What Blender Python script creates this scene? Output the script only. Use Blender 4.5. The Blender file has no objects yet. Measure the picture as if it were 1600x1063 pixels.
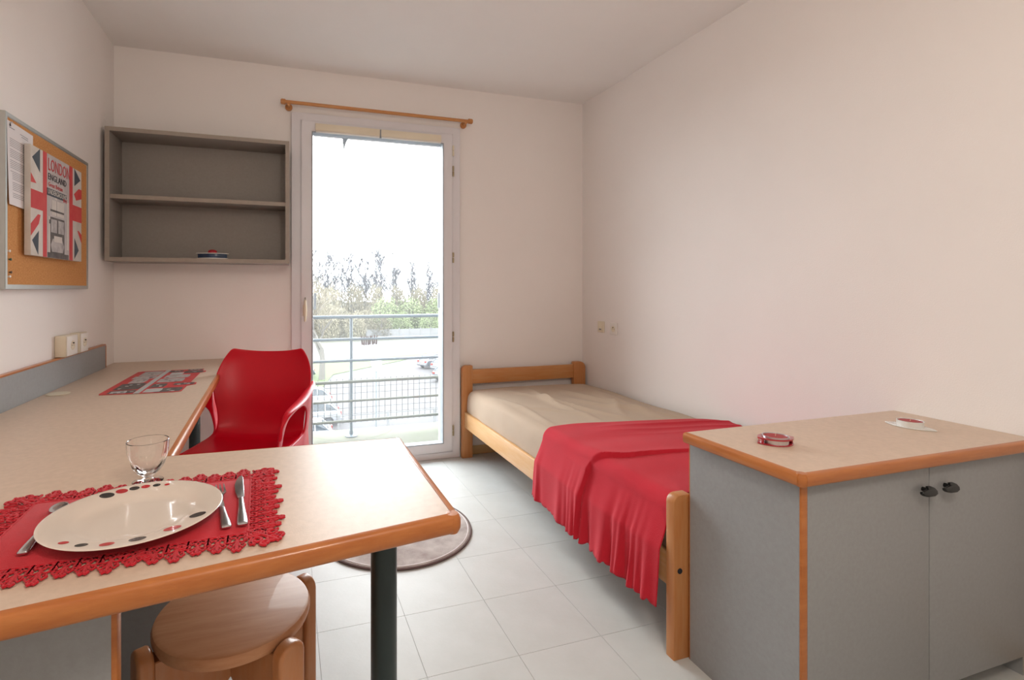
import bpy, bmesh, math, random
from mathutils import Vector, Matrix
random.seed(7)
C = bpy.context.scene.collection
PI = math.pi
S = bpy.context.scene

# ---------------- camera, world, lights, exposure ----------------
cam_d = bpy.data.cameras.new('camera'); cam = bpy.data.objects.new('camera', cam_d); C.objects.link(cam)
cam.location = (0, 0, 1.155)
cam.rotation_euler = (PI/2, 0, -math.atan(251/792.5))
cam_d.sensor_width = 36; cam_d.lens = 792.5/1600*36
cam_d.shift_x = 102/1600; cam_d.shift_y = -79.5/1600
cam_d.clip_start = 0.02; cam_d.clip_end = 800
S.camera = cam

w = bpy.data.worlds.new('overcast_sky'); S.world = w; w.use_nodes = True
nt = w.node_tree; nt.nodes.clear()
bgn = nt.nodes.new('ShaderNodeBackground'); bgn.inputs['Strength'].default_value = 9.5
tc = nt.nodes.new('ShaderNodeTexCoord'); nz = nt.nodes.new('ShaderNodeTexNoise'); nz.inputs['Scale'].default_value = 1.6
rp = nt.nodes.new('ShaderNodeValToRGB')
rp.color_ramp.elements[0].position = .3; rp.color_ramp.elements[0].color = (.86, .93, 1, 1)
rp.color_ramp.elements[1].position = .7; rp.color_ramp.elements[1].color = (1, 1, 1, 1)
ow = nt.nodes.new('ShaderNodeOutputWorld')
nt.links.new(tc.outputs['Generated'], nz.inputs['Vector']); nt.links.new(nz.outputs['Fac'], rp.inputs['Fac'])
nt.links.new(rp.outputs['Color'], bgn.inputs['Color']); nt.links.new(bgn.outputs['Background'], ow.inputs['Surface'])

def area(name, loc, rot, sx, sy, power, col, portal=False):
    l = bpy.data.lights.new(name, 'AREA'); l.shape = 'RECTANGLE'; l.size = sx; l.size_y = sy
    l.energy = power; l.color = col
    if portal: l.cycles.is_portal = True
    o = bpy.data.objects.new(name, l); C.objects.link(o); o.location = loc; o.rotation_euler = rot
    return o
area('door_portal', (.6, 3.62, 1.1), (PI/2, 0, PI), .9, 2.2, 1, (1, 1, 1), True)
def bulb(name, loc, power, rad, col):
    l = bpy.data.lights.new(name, 'POINT'); l.energy = power; l.shadow_soft_size = rad; l.color = col
    o = bpy.data.objects.new(name, l); C.objects.link(o); o.location = loc
bulb('pendant_lamp', (.45, -.1, 2.05), 23, .16, (1, .89, .79))
S.view_settings.view_transform = 'Standard'; S.view_settings.look = 'None'
S.view_settings.gamma = 1; S.view_settings.use_curve_mapping = False
S.view_settings.exposure = 0.48

# ---------------- materials ----------------
def srgb(r, g, b):
    f = lambda c: (c/12.92 if c <= .04045 else ((c+.055)/1.055)**2.4)
    return (f(r/255), f(g/255), f(b/255), 1)
MATS = {}
def mat(name, col, rough=.5, var=0.0, vscale=6, bump=0.0, bscale=60, metal=0, spec=.5, stretch=None, col2=None, coat=0, trans=0, ior=1.45, objrand=0, sheen=0):
    m = bpy.data.materials.new(name); m.use_nodes = True; n = m.node_tree.nodes; l = m.node_tree.links
    p = n['Principled BSDF']
    c = srgb(*col); p.inputs['Base Color'].default_value = c
    p.inputs['Roughness'].default_value = rough; p.inputs['Metallic'].default_value = metal
    p.inputs['Specular IOR Level'].default_value = spec; p.inputs['IOR'].default_value = ior
    p.inputs['Coat Weight'].default_value = coat; p.inputs['Transmission Weight'].default_value = trans
    p.inputs['Sheen Weight'].default_value = sheen
    m.diffuse_color = c
    if var or bump or objrand:
        t = n.new('ShaderNodeTexCoord'); mp = n.new('ShaderNodeMapping')
        l.new(t.outputs['Object'], mp.inputs['Vector'])
        if stretch: mp.inputs['Scale'].default_value = stretch
    if var:
        z = n.new('ShaderNodeTexNoise'); z.inputs['Scale'].default_value = vscale; z.inputs['Detail'].default_value = 6
        z.inputs['Roughness'].default_value = .6
        l.new(mp.outputs['Vector'], z.inputs['Vector'])
        r = n.new('ShaderNodeValToRGB'); r.color_ramp.elements[0].position = .3; r.color_ramp.elements[1].position = .7
        c2 = srgb(*col2) if col2 else tuple(x*(1-var) for x in c[:3])+(1,)
        r.color_ramp.elements[0].color = c2; r.color_ramp.elements[1].color = c
        l.new(z.outputs['Fac'], r.inputs['Fac'])
        src = r.outputs['Color']
        if objrand:
            oi = n.new('ShaderNodeObjectInfo'); hs = n.new('ShaderNodeHueSaturation')
            mr = n.new('ShaderNodeMapRange'); mr.inputs['To Min'].default_value = 1-objrand; mr.inputs['To Max'].default_value = 1+objrand*.4
            l.new(oi.outputs['Random'], mr.inputs['Value']); l.new(mr.outputs['Result'], hs.inputs['Value'])
            l.new(src, hs.inputs['Color']); src = hs.outputs['Color']
        l.new(src, p.inputs['Base Color'])
    if bump:
        z = n.new('ShaderNodeTexNoise'); z.inputs['Scale'].default_value = bscale; z.inputs['Detail'].default_value = 4
        l.new(mp.outputs['Vector'], z.inputs['Vector'])
        b = n.new('ShaderNodeBump'); b.inputs['Strength'].default_value = bump; b.inputs['Distance'].default_value = .002
        l.new(z.outputs['Fac'], b.inputs['Height']); l.new(b.outputs['Normal'], p.inputs['Normal'])
    MATS[name] = m
    return m
WALL = mat('wall_paint', (246, 239, 234), .6, .03, 2, .25, 220)
CEIL = mat('ceiling_paint', (249, 245, 241), .7, .03, 2, .2, 200)
FLOOR = mat('vinyl_tile', (209, 211, 209), .5, .08, 7, .15, 90, col2=(201, 203, 200), objrand=.02)
JOINT = mat('tile_joint', (212, 211, 208), .7, .1, 20)
LAM = mat('cream_laminate', (220, 196, 175), .40, .05, 60, .08, 300, col2=(209, 186, 165))
GREY = mat('grey_laminate', (158, 160, 161), .5, .06, 90, .1, 300, col2=(152, 153, 153))
SHELFG = mat('shelf_grey', (154, 147, 140), .5, .06, 90, .1, 300, col2=(148, 141, 133))
GREYE = mat('grey_edge', (164, 152, 140), .5, .1, 40)
EDGE = mat('beech_edging', (198, 124, 64), .35, .3, 5, .1, 60, stretch=(1, 1, 8), col2=(178, 102, 46), coat=.2)
EDGEX = mat('beech_edging_x', (198, 124, 64), .33, .3, 5, .1, 60, stretch=(1.2, 12, 12), col2=(176, 100, 46), coat=.25)
EDGEY = mat('beech_edging_y', (198, 124, 64), .33, .3, 5, .1, 60, stretch=(12, 1.2, 12), col2=(176, 100, 46), coat=.25)
PINE = mat('pine_x', (202, 146, 92), .42, .25, 6, .1, 60, stretch=(1, 10, 10), col2=(198, 128, 68), coat=.15)
PINEZ = mat('pine_z', (198, 140, 88), .42, .25, 6, .1, 60, stretch=(10, 10, 1), col2=(192, 122, 66), coat=.15)
PINEY = mat('pine_y', (222, 180, 132), .42, .25, 6, .1, 60, stretch=(10, 1, 10), col2=(214, 160, 100), coat=.15)
STOOLW = mat('stool_wood', (206, 152, 112), .5, .3, 5, .1, 60, stretch=(1.5, 12, 12), col2=(190, 130, 88), coat=.1)
STOOLL = mat('stool_leg_wood', (190, 134, 92), .38, .3, 5, .1, 60, stretch=(10, 10, 1.5), col2=(188, 120, 68), coat=.25)
POSTG = mat('dark_green_metal', (30, 46, 46), .35, .1, 20, coat=.2)
BLACK = mat('black_plastic', (20, 24, 24), .3, .1, 20)
REDP = mat('red_plastic', (212, 2, 34), .34, .04, 8, .05, 150, spec=.35)
THROW = mat('red_fleece', (204, 26, 48), .9, .1, 5, .5, 500, sheen=.08)
REDMAT = mat('red_felt', (206, 20, 40), .9, .15, 25, .6, 700, sheen=.15)
SHEET = mat('beige_sheet', (192, 169, 146), .85, .08, 4, .5, 700, sheen=.1)
MATT = mat('mattress_cloth', (200, 190, 176), .9, .1, 10, .3, 300)
PVC = mat('white_pvc', (230, 226, 228), .35, .03, 3, .05, 80)
PVCG = mat('door_seal', (150, 155, 160), .5, .1, 20)
GLASS = mat('window_glass', (255, 255, 255), 0, trans=1, ior=1.0, spec=.3)
def glass_mat():
    m = GLASS; n = m.node_tree.nodes; l = m.node_tree.links; n.clear()
    o = n.new('ShaderNodeOutputMaterial'); tr = n.new('ShaderNodeBsdfTransparent'); tl = n.new('ShaderNodeBsdfTranslucent'); g = n.new('ShaderNodeBsdfGlossy')
    tr.inputs['Color'].default_value = (.97, .99, .99, 1); tl.inputs['Color'].default_value = (.95, .97, 1, 1); g.inputs['Roughness'].default_value = 0
    m1 = n.new('ShaderNodeMixShader'); m1.inputs['Fac'].default_value = .022; m2 = n.new('ShaderNodeMixShader'); m2.inputs['Fac'].default_value = .03  # haze and glare put into the glass: small translucent share veils the outside
    l.new(tr.outputs[0], m1.inputs[1]); l.new(tl.outputs[0], m1.inputs[2]); l.new(m1.outputs[0], m2.inputs[1]); l.new(g.outputs[0], m2.inputs[2]); l.new(m2.outputs[0], o.inputs['Surface'])
glass_mat()
CRYS = mat('drinking_glass', (255, 255, 255), 0.0, trans=1, ior=1.45)
CREAM = mat('cream_plastic', (236, 224, 200), .4, .04, 10)
CREAMW = mat('white_plastic', (240, 234, 226), .35, .04, 10)
PORC = mat('porcelain', (236, 222, 208), .16, .02, 5, coat=.5)
DOTK = mat('dot_black', (44, 44, 44), .2, .1, 30, coat=.5)
DOTR = mat('dot_red', (200, 34, 44), .2, .1, 30, coat=.5)
STEEL = mat('steel', (200, 200, 202), .25, .05, 20, metal=1)
ALU = mat('aluminium', (190, 190, 186), .4, .06, 20, metal=.7)
ALUB = mat('board_side', (212, 194, 178), .6, .05, 20)
CORK = mat('cork', (214, 156, 96), .9, .4, 160, .8, 300, col2=(190, 126, 70))
PAPER = mat('paper', (232, 226, 226), .8, .03, 10)
INK = mat('ink', (140, 134, 138), .8, .1, 20)
INKD = mat('ink_dark', (40, 40, 46), .7, .2, 30)
FRED = mat('print_red', (196, 52, 56), .65, .35, 14, col2=(206, 80, 76))
FWHT = mat('print_white', (214, 206, 198), .65, .12, 14, col2=(198, 188, 178))
FBLU = mat('print_navy', (58, 64, 74), .65, .3, 14, col2=(76, 82, 90))
FGRY = mat('print_grey', (150, 142, 140), .65, .5, 30, col2=(196, 188, 184))
FDRK = mat('print_dark', (74, 66, 64), .65, .5, 30, col2=(112, 104, 100))
FSIL = mat('print_silver', (190, 194, 192), .5, .1, 20)
RUG = mat('rug_pile', (196, 186, 180), .95, .35, 11, .8, 400, col2=(142, 124, 118), sheen=.4)
RUGE = mat('rug_binding', (110, 88, 84), .8, .2, 60, .4, 400)
WAXR = mat('red_wax', (170, 26, 36), .45, .1, 20)
ACR = mat('red_acrylic', (176, 36, 50), .12, .05, 20, coat=.6)
WHTG = mat('white_enamel', (232, 232, 228), .2, .03, 20, coat=.4)
BLUE = mat('blue_enamel', (38, 62, 92), .25, .05, 20, coat=.4)
TIN = mat('tin_cup', (214, 214, 216), .3, .05, 20, metal=.8)
WICK = mat('wick', (236, 220, 190), .8, .1, 20)
HINGE = mat('hinge_metal', (176, 160, 130), .35, .1, 20, metal=.5)
BASEB = mat('wood_baseboard', (220, 184, 130), .5, .15, 8, stretch=(1, 1, 8))
# exterior
CONC = mat('mossy_concrete', (71, 73, 49), .9, .3, 6, .6, 60, col2=(82, 79, 66))
RENDER = mat('facade_render', (132, 136, 142), .8, .05, 5, .3, 100)
RAIL = mat('painted_rail', (101, 111, 116), .4, .1, 10)
RAILM = mat('weathered_rail', (102, 102, 90), .6, .3, 20, col2=(90, 90, 75))
WIRE = mat('wire', (60, 59, 54), .5, .1, 20)
PEG = mat('old_peg_wood', (84, 56, 44), .8, .3, 40)
ASPH = mat('asphalt', (55, 52, 53), .9, .12, .6, .2, 20, col2=(60, 57, 58))
PATH = mat('pale_road', (74, 72, 74), .9, .1, .4)
GRASS = mat('grass', (52, 65, 30), .95, .3, .8, .3, 20, col2=(63, 72, 38))
SCRUB = mat('scrub_ground', (60, 59, 44), .95, .3, .3)
LEAF = mat('spring_leaf', (79, 91, 54), .8, .35, .25, col2=(95, 102, 71))
LEAFB = mat('dull_leaf', (89, 86, 68), .8, .3, .25, col2=(103, 95, 79))
BARK = mat('bark', (89, 85, 79), .9, .3, 3)
BARKP = mat('pale_bark', (73, 73, 77), .9, .2, 3)
TWIG = mat('twig', (109, 101, 86), .9, .2, 3)
FENCEW = mat('pale_fence', (95, 95, 95), .8, .1, 1)
CARW = mat('car_white', (114, 115, 119), .2, .02, 3, coat=.8)
CARS = mat('car_silver', (80, 83, 88), .2, .02, 3, coat=.8, metal=.3)
CARG = mat('car_green', (13, 34, 31), .2, .02, 3, coat=.8)
CARGL = mat('car_glass', (26, 34, 40), .08, .05, 3)
TYRE = mat('tyre', (34, 34, 35), .8, .1, 20)
TAIL = mat('tail_lamp', (109, 19, 11), .2, .05, 10)
GLOBE = mat('lamp_globe', (181, 181, 181), .3, .02, 10)
LPOST = mat('lamp_post_paint', (86, 91, 92), .4, .05, 10)

# ---------------- helpers ----------------
ORG = {}
def tag(o, label=None, cat=None, group=None, kind=None):
    if label: o['label'] = label
    if cat: o['category'] = cat
    if group: o['group'] = group
    if kind: o['kind'] = kind
    return o
def thing(name, label, cat, loc=(0, 0, 0), rz=0, group=None):
    o = bpy.data.objects.new(name, None); C.objects.link(o); o.empty_display_size = .05
    o.location = loc; o.rotation_euler = (0, 0, rz); ORG[o.name] = (Vector(loc), rz)
    return tag(o, label, cat, group)
def smooth(me, ang=35):
    me.polygons.foreach_set('use_smooth', [True]*len(me.polygons))
    b = bmesh.new(); b.from_mesh(me); a = math.radians(ang)
    for e in b.edges:
        if len(e.link_faces) == 2:
            if e.calc_face_angle(0) > a: e.smooth = False
    b.to_mesh(me); b.free()
def obj(name, bm, m, parent=None, local=False, sm=True, label=None, mods=None, flat=False):
    """link ONE mesh; world coordinates unless local (then in the parent's frame)"""
    me = bpy.data.meshes.new(name)
    o = bpy.data.objects.new(name, me); C.objects.link(o)
    loc, rz = Vector((0, 0, 0)), 0
    if parent:
        loc, rz = ORG.get(parent.name, (loc, rz))
        if not local:
            bm.transform(Matrix.Rotation(-rz, 4, 'Z') @ Matrix.Translation(-loc))
        o.parent = parent
        ORG[o.name] = (loc, rz)
    elif not local:
        bm.verts.ensure_lookup_table()
        xs = [v.co for v in bm.verts]
        if xs:
            c = Vector(((min(v.x for v in xs)+max(v.x for v in xs))/2, (min(v.y for v in xs)+max(v.y for v in xs))/2, min(v.z for v in xs)))
            bm.transform(Matrix.Translation(-c)); o.location = c; ORG[o.name] = (c, 0)
    bm.normal_update(); bm.to_mesh(me); bm.free()
    for mm in (m if isinstance(m, (list, tuple)) else [m]): me.materials.append(mm)
    if sm: smooth(me)
    if label: o['label'] = label
    return o
def B(): return bmesh.new()
def box(x0, x1, y0, y1, z0, z1, bev=0, seg=2, bm=None):
    b = B(); bmesh.ops.create_cube(b, size=1)
    for v in b.verts:
        v.co = Vector((x0 if v.co.x < 0 else x1, y0 if v.co.y < 0 else y1, z0 if v.co.z < 0 else z1))
    if bev: bmesh.ops.bevel(b, geom=b.edges[:], offset=bev, segments=seg, profile=.5, affect='EDGES', clamp_overlap=True)
    return merge(bm, b)
def merge(bm, b, mi=None):
    if mi is not None:
        for f in b.faces: f.material_index = mi
    if bm is None: return b
    me = bpy.data.meshes.new('t'); b.to_mesh(me); b.free(); bm.from_mesh(me); bpy.data.meshes.remove(me)
    return bm
def cyl(p, q, r, r2=None, n=16, bm=None, cap=True, bev=0):
    p, q = Vector(p), Vector(q); d = q-p
    b = B(); bmesh.ops.create_cone(b, cap_ends=cap, segments=n, radius1=r, radius2=r if r2 is None else r2, depth=d.length)
    if bev: bmesh.ops.bevel(b, geom=[e for e in b.edges if abs(e.verts[0].co.z-e.verts[1].co.z) < 1e-6 and abs(e.calc_face_angle(0)) > .8], offset=bev, segments=2, affect='EDGES')
    b.transform(Matrix.Translation((p+q)/2) @ d.to_track_quat('Z', 'Y').to_matrix().to_4x4())
    return merge(bm, b)
def sph(c, r, n=16, bm=None, sc=(1, 1, 1)):
    b = B(); bmesh.ops.create_uvsphere(b, u_segments=n, v_segments=max(6, n//2), radius=r)
    b.transform(Matrix.Translation(c) @ Matrix.Diagonal((*sc, 1)))
    return merge(bm, b)
def lathe(prof, c=(0, 0, 0), n=48, bm=None, close=False):
    b = B(); rings = []
    for r, z in prof:
        if r < 1e-5: rings.append([b.verts.new((0, 0, z))])
        else: rings.append([b.verts.new((r*math.cos(2*PI*i/n), r*math.sin(2*PI*i/n), z)) for i in range(n)])
    pr = list(zip(rings, rings[1:]))
    if close: pr.append((rings[-1], rings[0]))
    for A_, B_ in pr:
        for i in range(n):
            j = (i+1) % n
            if len(A_) == 1 and len(B_) == 1: continue
            if len(A_) == 1: b.faces.new((A_[0], B_[i], B_[j]))
            elif len(B_) == 1: b.faces.new((A_[i], A_[j], B_[0]))
            else: b.faces.new((A_[i], A_[j], B_[j], B_[i]))
    bmesh.ops.recalc_face_normals(b, faces=b.faces[:])
    b.transform(Matrix.Translation(c))
    return merge(bm, b)
def prism(poly, z0, z1, bm=None, bev=0, seg=2, M=None, ztop_only=False):
    b = B(); vs = [b.verts.new((x, y, z0)) for x, y in poly]
    f = b.faces.new(vs); r = bmesh.ops.extrude_face_region(b, geom=[f])
    for v in [g for g in r['geom'] if isinstance(g, bmesh.types.BMVert)]: v.co.z = z1
    bmesh.ops.recalc_face_normals(b, faces=b.faces[:])
    if bev:
        es = [e for e in b.edges if abs(e.verts[0].co.z-e.verts[1].co.z) < 1e-6 and (not ztop_only or e.verts[0].co.z > max(z0, z1)-1e-6)]
        bmesh.ops.bevel(b, geom=es, offset=bev, segments=seg, profile=.5, affect='EDGES')
    if M is not None: b.transform(M)
    return merge(bm, b)
def tube(pts, r, n=8, bm=None, flat=1.0, closed=False):
    """swept tube; r number or list; flat squashes along world z"""
    b = B(); N = len(pts); pts = [Vector(p) for p in pts]; rings = []
    up = Vector((0, 0, 1))
    for i, p in enumerate(pts):
        if closed: d = pts[(i+1) % N]-pts[i-1]
        else: d = pts[min(i+1, N-1)]-pts[max(i-1, 0)]
        d.normalize()
        u = up if abs(d.dot(up)) < .95 else Vector((0, 1, 0))
        s = d.cross(u).normalized(); t = s.cross(d).normalized()
        rr = r[i] if isinstance(r, (list, tuple)) else r
        rings.append([b.verts.new(p+s*rr*math.cos(2*PI*k/n)+t*rr*flat*math.sin(2*PI*k/n)) for k in range(n)])
    for i in range(N if closed else N-1):
        a, c = rings[i], rings[(i+1) % N]
        for k in range(n): b.faces.new((a[k], a[(k+1) % n], c[(k+1) % n], c[k]))
    if not closed:
        b.faces.new(rings[0][::-1]); b.faces.new(rings[-1])
    bmesh.ops.recalc_face_normals(b, faces=b.faces[:])
    return merge(bm, b)
def slab_strip(secs, bm=None):
    """closed rectangular section sweep: secs = list of 4-corner lists"""
    b = B(); rings = [[b.verts.new(p) for p in s] for s in secs]; n = len(secs[0])
    for a, c in zip(rings, rings[1:]):
        for k in range(n): b.faces.new((a[k], a[(k+1) % n], c[(k+1) % n], c[k]))
    b.faces.new(rings[0][::-1]); b.faces.new(rings[-1])
    bmesh.ops.recalc_face_normals(b, faces=b.faces[:])
    return merge(bm, b)
def subsurf(o, lv=2):
    m = o.modifiers.new('subdivision', 'SUBSURF'); m.levels = lv; m.render_levels = lv
def grid(fn, nu, nv):
    b = B(); V = [[b.verts.new(fn(i/nu, j/nv)) for j in range(nv+1)] for i in range(nu+1)]
    for i in range(nu):
        for j in range(nv): b.faces.new((V[i][j], V[i+1][j], V[i+1][j+1], V[i][j+1]))
    bmesh.ops.recalc_face_normals(b, faces=b.faces[:])
    return b
def text_bm(s, size, M, depth=.0004, sx=1.0):
    c = bpy.data.curves.new('t', 'FONT'); c.body = s; c.size = size; c.extrude = depth; c.resolution_u = 2
    c.align_x = 'LEFT'
    o = bpy.data.objects.new('t', c); C.objects.link(o)
    dg = bpy.context.evaluated_depsgraph_get(); me = bpy.data.meshes.new_from_object(o.evaluated_get(dg))
    b = B(); b.from_mesh(me); bpy.data.objects.remove(o); bpy.data.meshes.remove(me); bpy.data.curves.remove(c)
    b.transform(M @ Matrix.Diagonal((sx, 1, 1, 1)))
    return b
def struct(name, bm, m, parent=None, **k):
    o = obj(name, bm, m, parent, **k)
    if parent is None: o['kind'] = 'structure'
    return o
def rect_ring(x0, x1, z0, z1, wl, wr, wt, wb, y0, y1, bev=0):
    """picture-frame of four mitred bars in the xz plane, one mesh"""
    b = B()
    o = [(x0, z0), (x1, z0), (x1, z1), (x0, z1)]; i = [(x0+wl, z0+wb), (x1-wr, z0+wb), (x1-wr, z1-wt), (x0+wl, z1-wt)]
    fo = [b.verts.new((x, y0, z)) for x, z in o]; fi = [b.verts.new((x, y0, z)) for x, z in i]
    bo = [b.verts.new((x, y1, z)) for x, z in o]; bi = [b.verts.new((x, y1, z)) for x, z in i]
    for k in range(4):
        j = (k+1) % 4
        b.faces.new((fo[k], fo[j], fi[j], fi[k])); b.faces.new((bo[k], bi[k], bi[j], bo[j]))
        b.faces.new((fo[k], bo[k], bo[j], fo[j])); b.faces.new((fi[k], fi[j], bi[j], bi[k]))
    bmesh.ops.recalc_face_normals(b, faces=b.faces[:])
    if bev: bmesh.ops.bevel(b, geom=[e for e in b.edges if e.calc_face_angle(0) > 1], offset=bev, segments=2, affect='EDGES')
    return b

# ---------------- room shell ----------------
L, R, BK, RE, H = -.936, 2.126, 3.33, -2.1, 2.545
fl = struct('floor', box(L-.1, R+.1, RE-.1, BK+.02, -.12, -.0022), JOINT)
ctile = None; ix0 = math.floor((L-.1)/.3)
for i in range(-4, 8):
    for j in range(-11, 8):
        x0, x1 = max(.1+.3*i, L), min(.1+.3*(i+1), R); y0, y1 = 1.155+.3*j-.0, 1.155+.3*(j+1)
        y1 = min(y1, BK)
        if x1-x0 < .02 or y1-y0 < .02: continue
        g = .0005
        full = (x1-x0 > .299 and y1-y0 > .299)
        if full and ctile:
            o = bpy.data.objects.new('tile', ctile.data); C.objects.link(o); o.parent = fl
            o.location = Vector((x0, y0, 0))-fl.location
        else:
            b = box(g, x1-x0-g, g, y1-y0-g, -.0021, 0, .0003, 1)
            o = obj('tile', b, FLOOR, None, local=True, sm=False); o.parent = fl; o.location = Vector((x0, y0, 0))-fl.location
            if full: ctile = o
struct('ceiling', box(L-.1, R+.1, RE-.1, BK+.3, H, H+.15), CEIL)
struct('wall_left', box(L-.12, L, RE-.1, BK+.3, -.12, H), WALL)
struct('wall_right', box(R, R+.12, RE-.1, BK+.3, -.12, H), WALL)
struct('wall_rear', box(L, R, RE-.12, RE, -.12, H), WALL)
# back wall with the door opening x .05..1.12, z 0..2.24
OX0, OX1, OZ = .05, 1.12, 2.245
bw = box(L, OX0, BK, BK+.3, -.12, H); box(OX1, R, BK, BK+.3, -.12, H, bm=bw); box(OX0, OX1, BK, BK+.3, OZ, H, bm=bw); box(OX0, OX1, BK, BK+.3, -.12, -.0, bm=bw)
struct('wall_back', bw, WALL)
struct('baseboard_back', box(1.165, R-.002, BK-.012, BK-.0005, .001, .06, .003), BASEB)
struct('baseboard_right', box(R-.012, R-.0005, RE+.01, BK-.014, .001, .06, .003), BASEB)

# ---------------- glazed door ----------------
door = struct('door_1', rect_ring(.032, 1.142, 0, 2.262, .058, .058, .05, .045, 3.300, 3.3295, .003), PVC)
obj('door_frame_lining', rect_ring(OX0+.001, OX1-.001, .001, OZ-.001, .03, .03, .03, .02, 3.3305, 3.40), PVC, door)
sash = obj('door_sash', rect_ring(.089, 1.084, .048, 2.212, .068, .068, .07, .062, 3.288, 3.345, .004), PVC, door)
obj('glass_seal', rect_ring(.154, 1.019, .107, 2.145, .006, .006, .006, .006, 3.284, 3.3495), PVCG, sash)
obj('glass_pane', box(.156, 1.017, 3.318, 3.324, .109, 2.143), GLASS, sash, sm=False)
hb = cyl((.113, 3.288, 1.02), (.113, 3.262, 1.02), .011); box(.1, .126, 3.281, 3.289, .985, 1.055, .003, bm=hb)
hb = merge(hb, tube([(.113, 3.262, 1.10), (.113, 3.252, 1.085), (.113, 3.248, 1.03), (.113, 3.252, .975), (.113, 3.257, .955)], [.005, .008, .0105, .008, .006], 10))
obj('door_handle', hb, CREAM, sash, label='cream plastic handle')
for z in (2.10, 1.96, 1.37, .83, .19):
    h = cyl((1.088, 3.287, z-.035), (1.088, 3.287, z-.002), .0065, n=12); cyl((1.088, 3.287, z+.002), (1.088, 3.287, z+.035), .0065, n=12, bm=h)
    obj('hinge', h, HINGE if z < 2 else CREAM, door)
# cream blind rail across the top of the sash
bl = thing('blind_rail', 'cream fabric blind rail rolled up along the top of the glazed door', 'blind', (.62, 3.28, 2.14))
for a, b_ in ((.175, .583), (.59, 1.0)):
    s = box(a, b_, 3.276, 3.2865, 2.150, 2.196, .002); obj('blind_roll', s, CREAM, bl)
    obj('hem_bar', box(a+.003, b_-.003, 3.274, 3.2835, 2.139, 2.1495, .002), CREAMW, bl)
obj('clip', box(.5835, .5895, 3.271, 3.286, 2.136, 2.194, .002), PVCG, bl)
# roller shutter guides and reveal outside
sg = thing('shutter_guides', 'white roller shutter channels outside the glass door', 'shutter', (.6, 3.5, 0))
obj('guide', box(.082, .170, 3.46, 3.50, .002, 2.24, .003), PVC, sg); obj('guide', box(1.045, 1.118, 3.46, 3.50, .002, 2.24, .003), PVC, sg)
obj('shutter_bottom_slat', box(.172, 1.043, 3.47, 3.485, 2.17, 2.24, .003), PVC, sg)
obj('end_stop', box(.175, .19, 3.455, 3.47, 1.02, 1.13, .002), PVCG, sg); obj('end_stop', box(1.03, 1.043, 3.455, 3.47, 1.02, 1.13, .002), PVCG, sg)
obj('strap_end', prism([(.36, 2.17), (.40, 2.17), (.385, 2.14), (.37, 2.085)], 0, .004, M=Matrix.Translation((0, 3.465, 0)) @ Matrix.Rotation(PI/2, 4, 'X')), PVCG, sg)

# curtain rod
cr = thing('curtain_rod', 'bare wooden curtain rod above the glazed door', 'curtain rod', (.594, 3.27, 2.29))
obj('pole', cyl((-.004, 3.268, 2.307), (1.192, 3.268, 2.305), .011, n=20), PINE, cr)
for x in (-.004, 1.192):
    s = 1 if x > 1 else -1
    f = cyl((x-s*.004, 3.268, 2.306), (x+s*.028, 3.268, 2.306), .017, n=20, bev=.004); obj('finial', f, PINE, cr)
    k = cyl((x-s*.02, 3.3295, 2.292), (x-s*.02, 3.312, 2.292), .022, n=20, bev=.003); cyl((x-s*.02, 3.315, 2.294), (x-s*.02, 3.262, 2.294), .010, bm=k)
    obj('bracket', k, PINE, cr)

# ---------------- wall shelf ----------------
sx0, sx1, sy0, sy1, sz0, sz1 = -.914, .018, 3.10, 3.329, 1.304, 2.018
sh = thing('wall_shelf', 'grey two-tier open shelf box mounted on the wall left of the glazed door', 'shelf', ((sx0+sx1)/2, 3.2, sz0))
T_ = .022
obj('top_panel', box(sx0, sx1, sy0, sy1, sz1-T_, sz1, .001), SHELFG, sh)
obj('bottom_panel', box(sx0, sx1, sy0, sy1, sz0, sz0+T_, .001), SHELFG, sh)
for x in (sx0, sx1-T_): obj('side_panel', box(x, x+T_, sy0, sy1, sz0+T_, sz1-T_, .001), SHELFG, sh)
obj('back_panel', box(sx0+T_, sx1-T_, sy1-.012, sy1, sz0+T_, sz1-T_), SHELFG, sh)
obj('middle_shelf', box(sx0+T_, sx1-T_, sy0+.012, sy1-.012, 1.640, 1.662, .001), SHELFG, sh)
for nm, bb in (('front_edging', box(sx0, sx1, sy0-.002, sy0, sz1-T_, sz1)), ('front_edging', box(sx0, sx1, sy0-.002, sy0, sz0, sz0+T_)),
               ('front_edging', box(sx0, sx0+T_, sy0-.002, sy0, sz0+T_, sz1-T_)), ('front_edging', box(sx1-T_, sx1, sy0-.002, sy0, sz0+T_, sz1-T_)),
               ('front_edging', box(sx0+T_, sx1-T_, sy0+.010, sy0+.012, 1.640, 1.662))):
    obj(nm, bb, GREYE, sh, label='beige edging strip')

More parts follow.
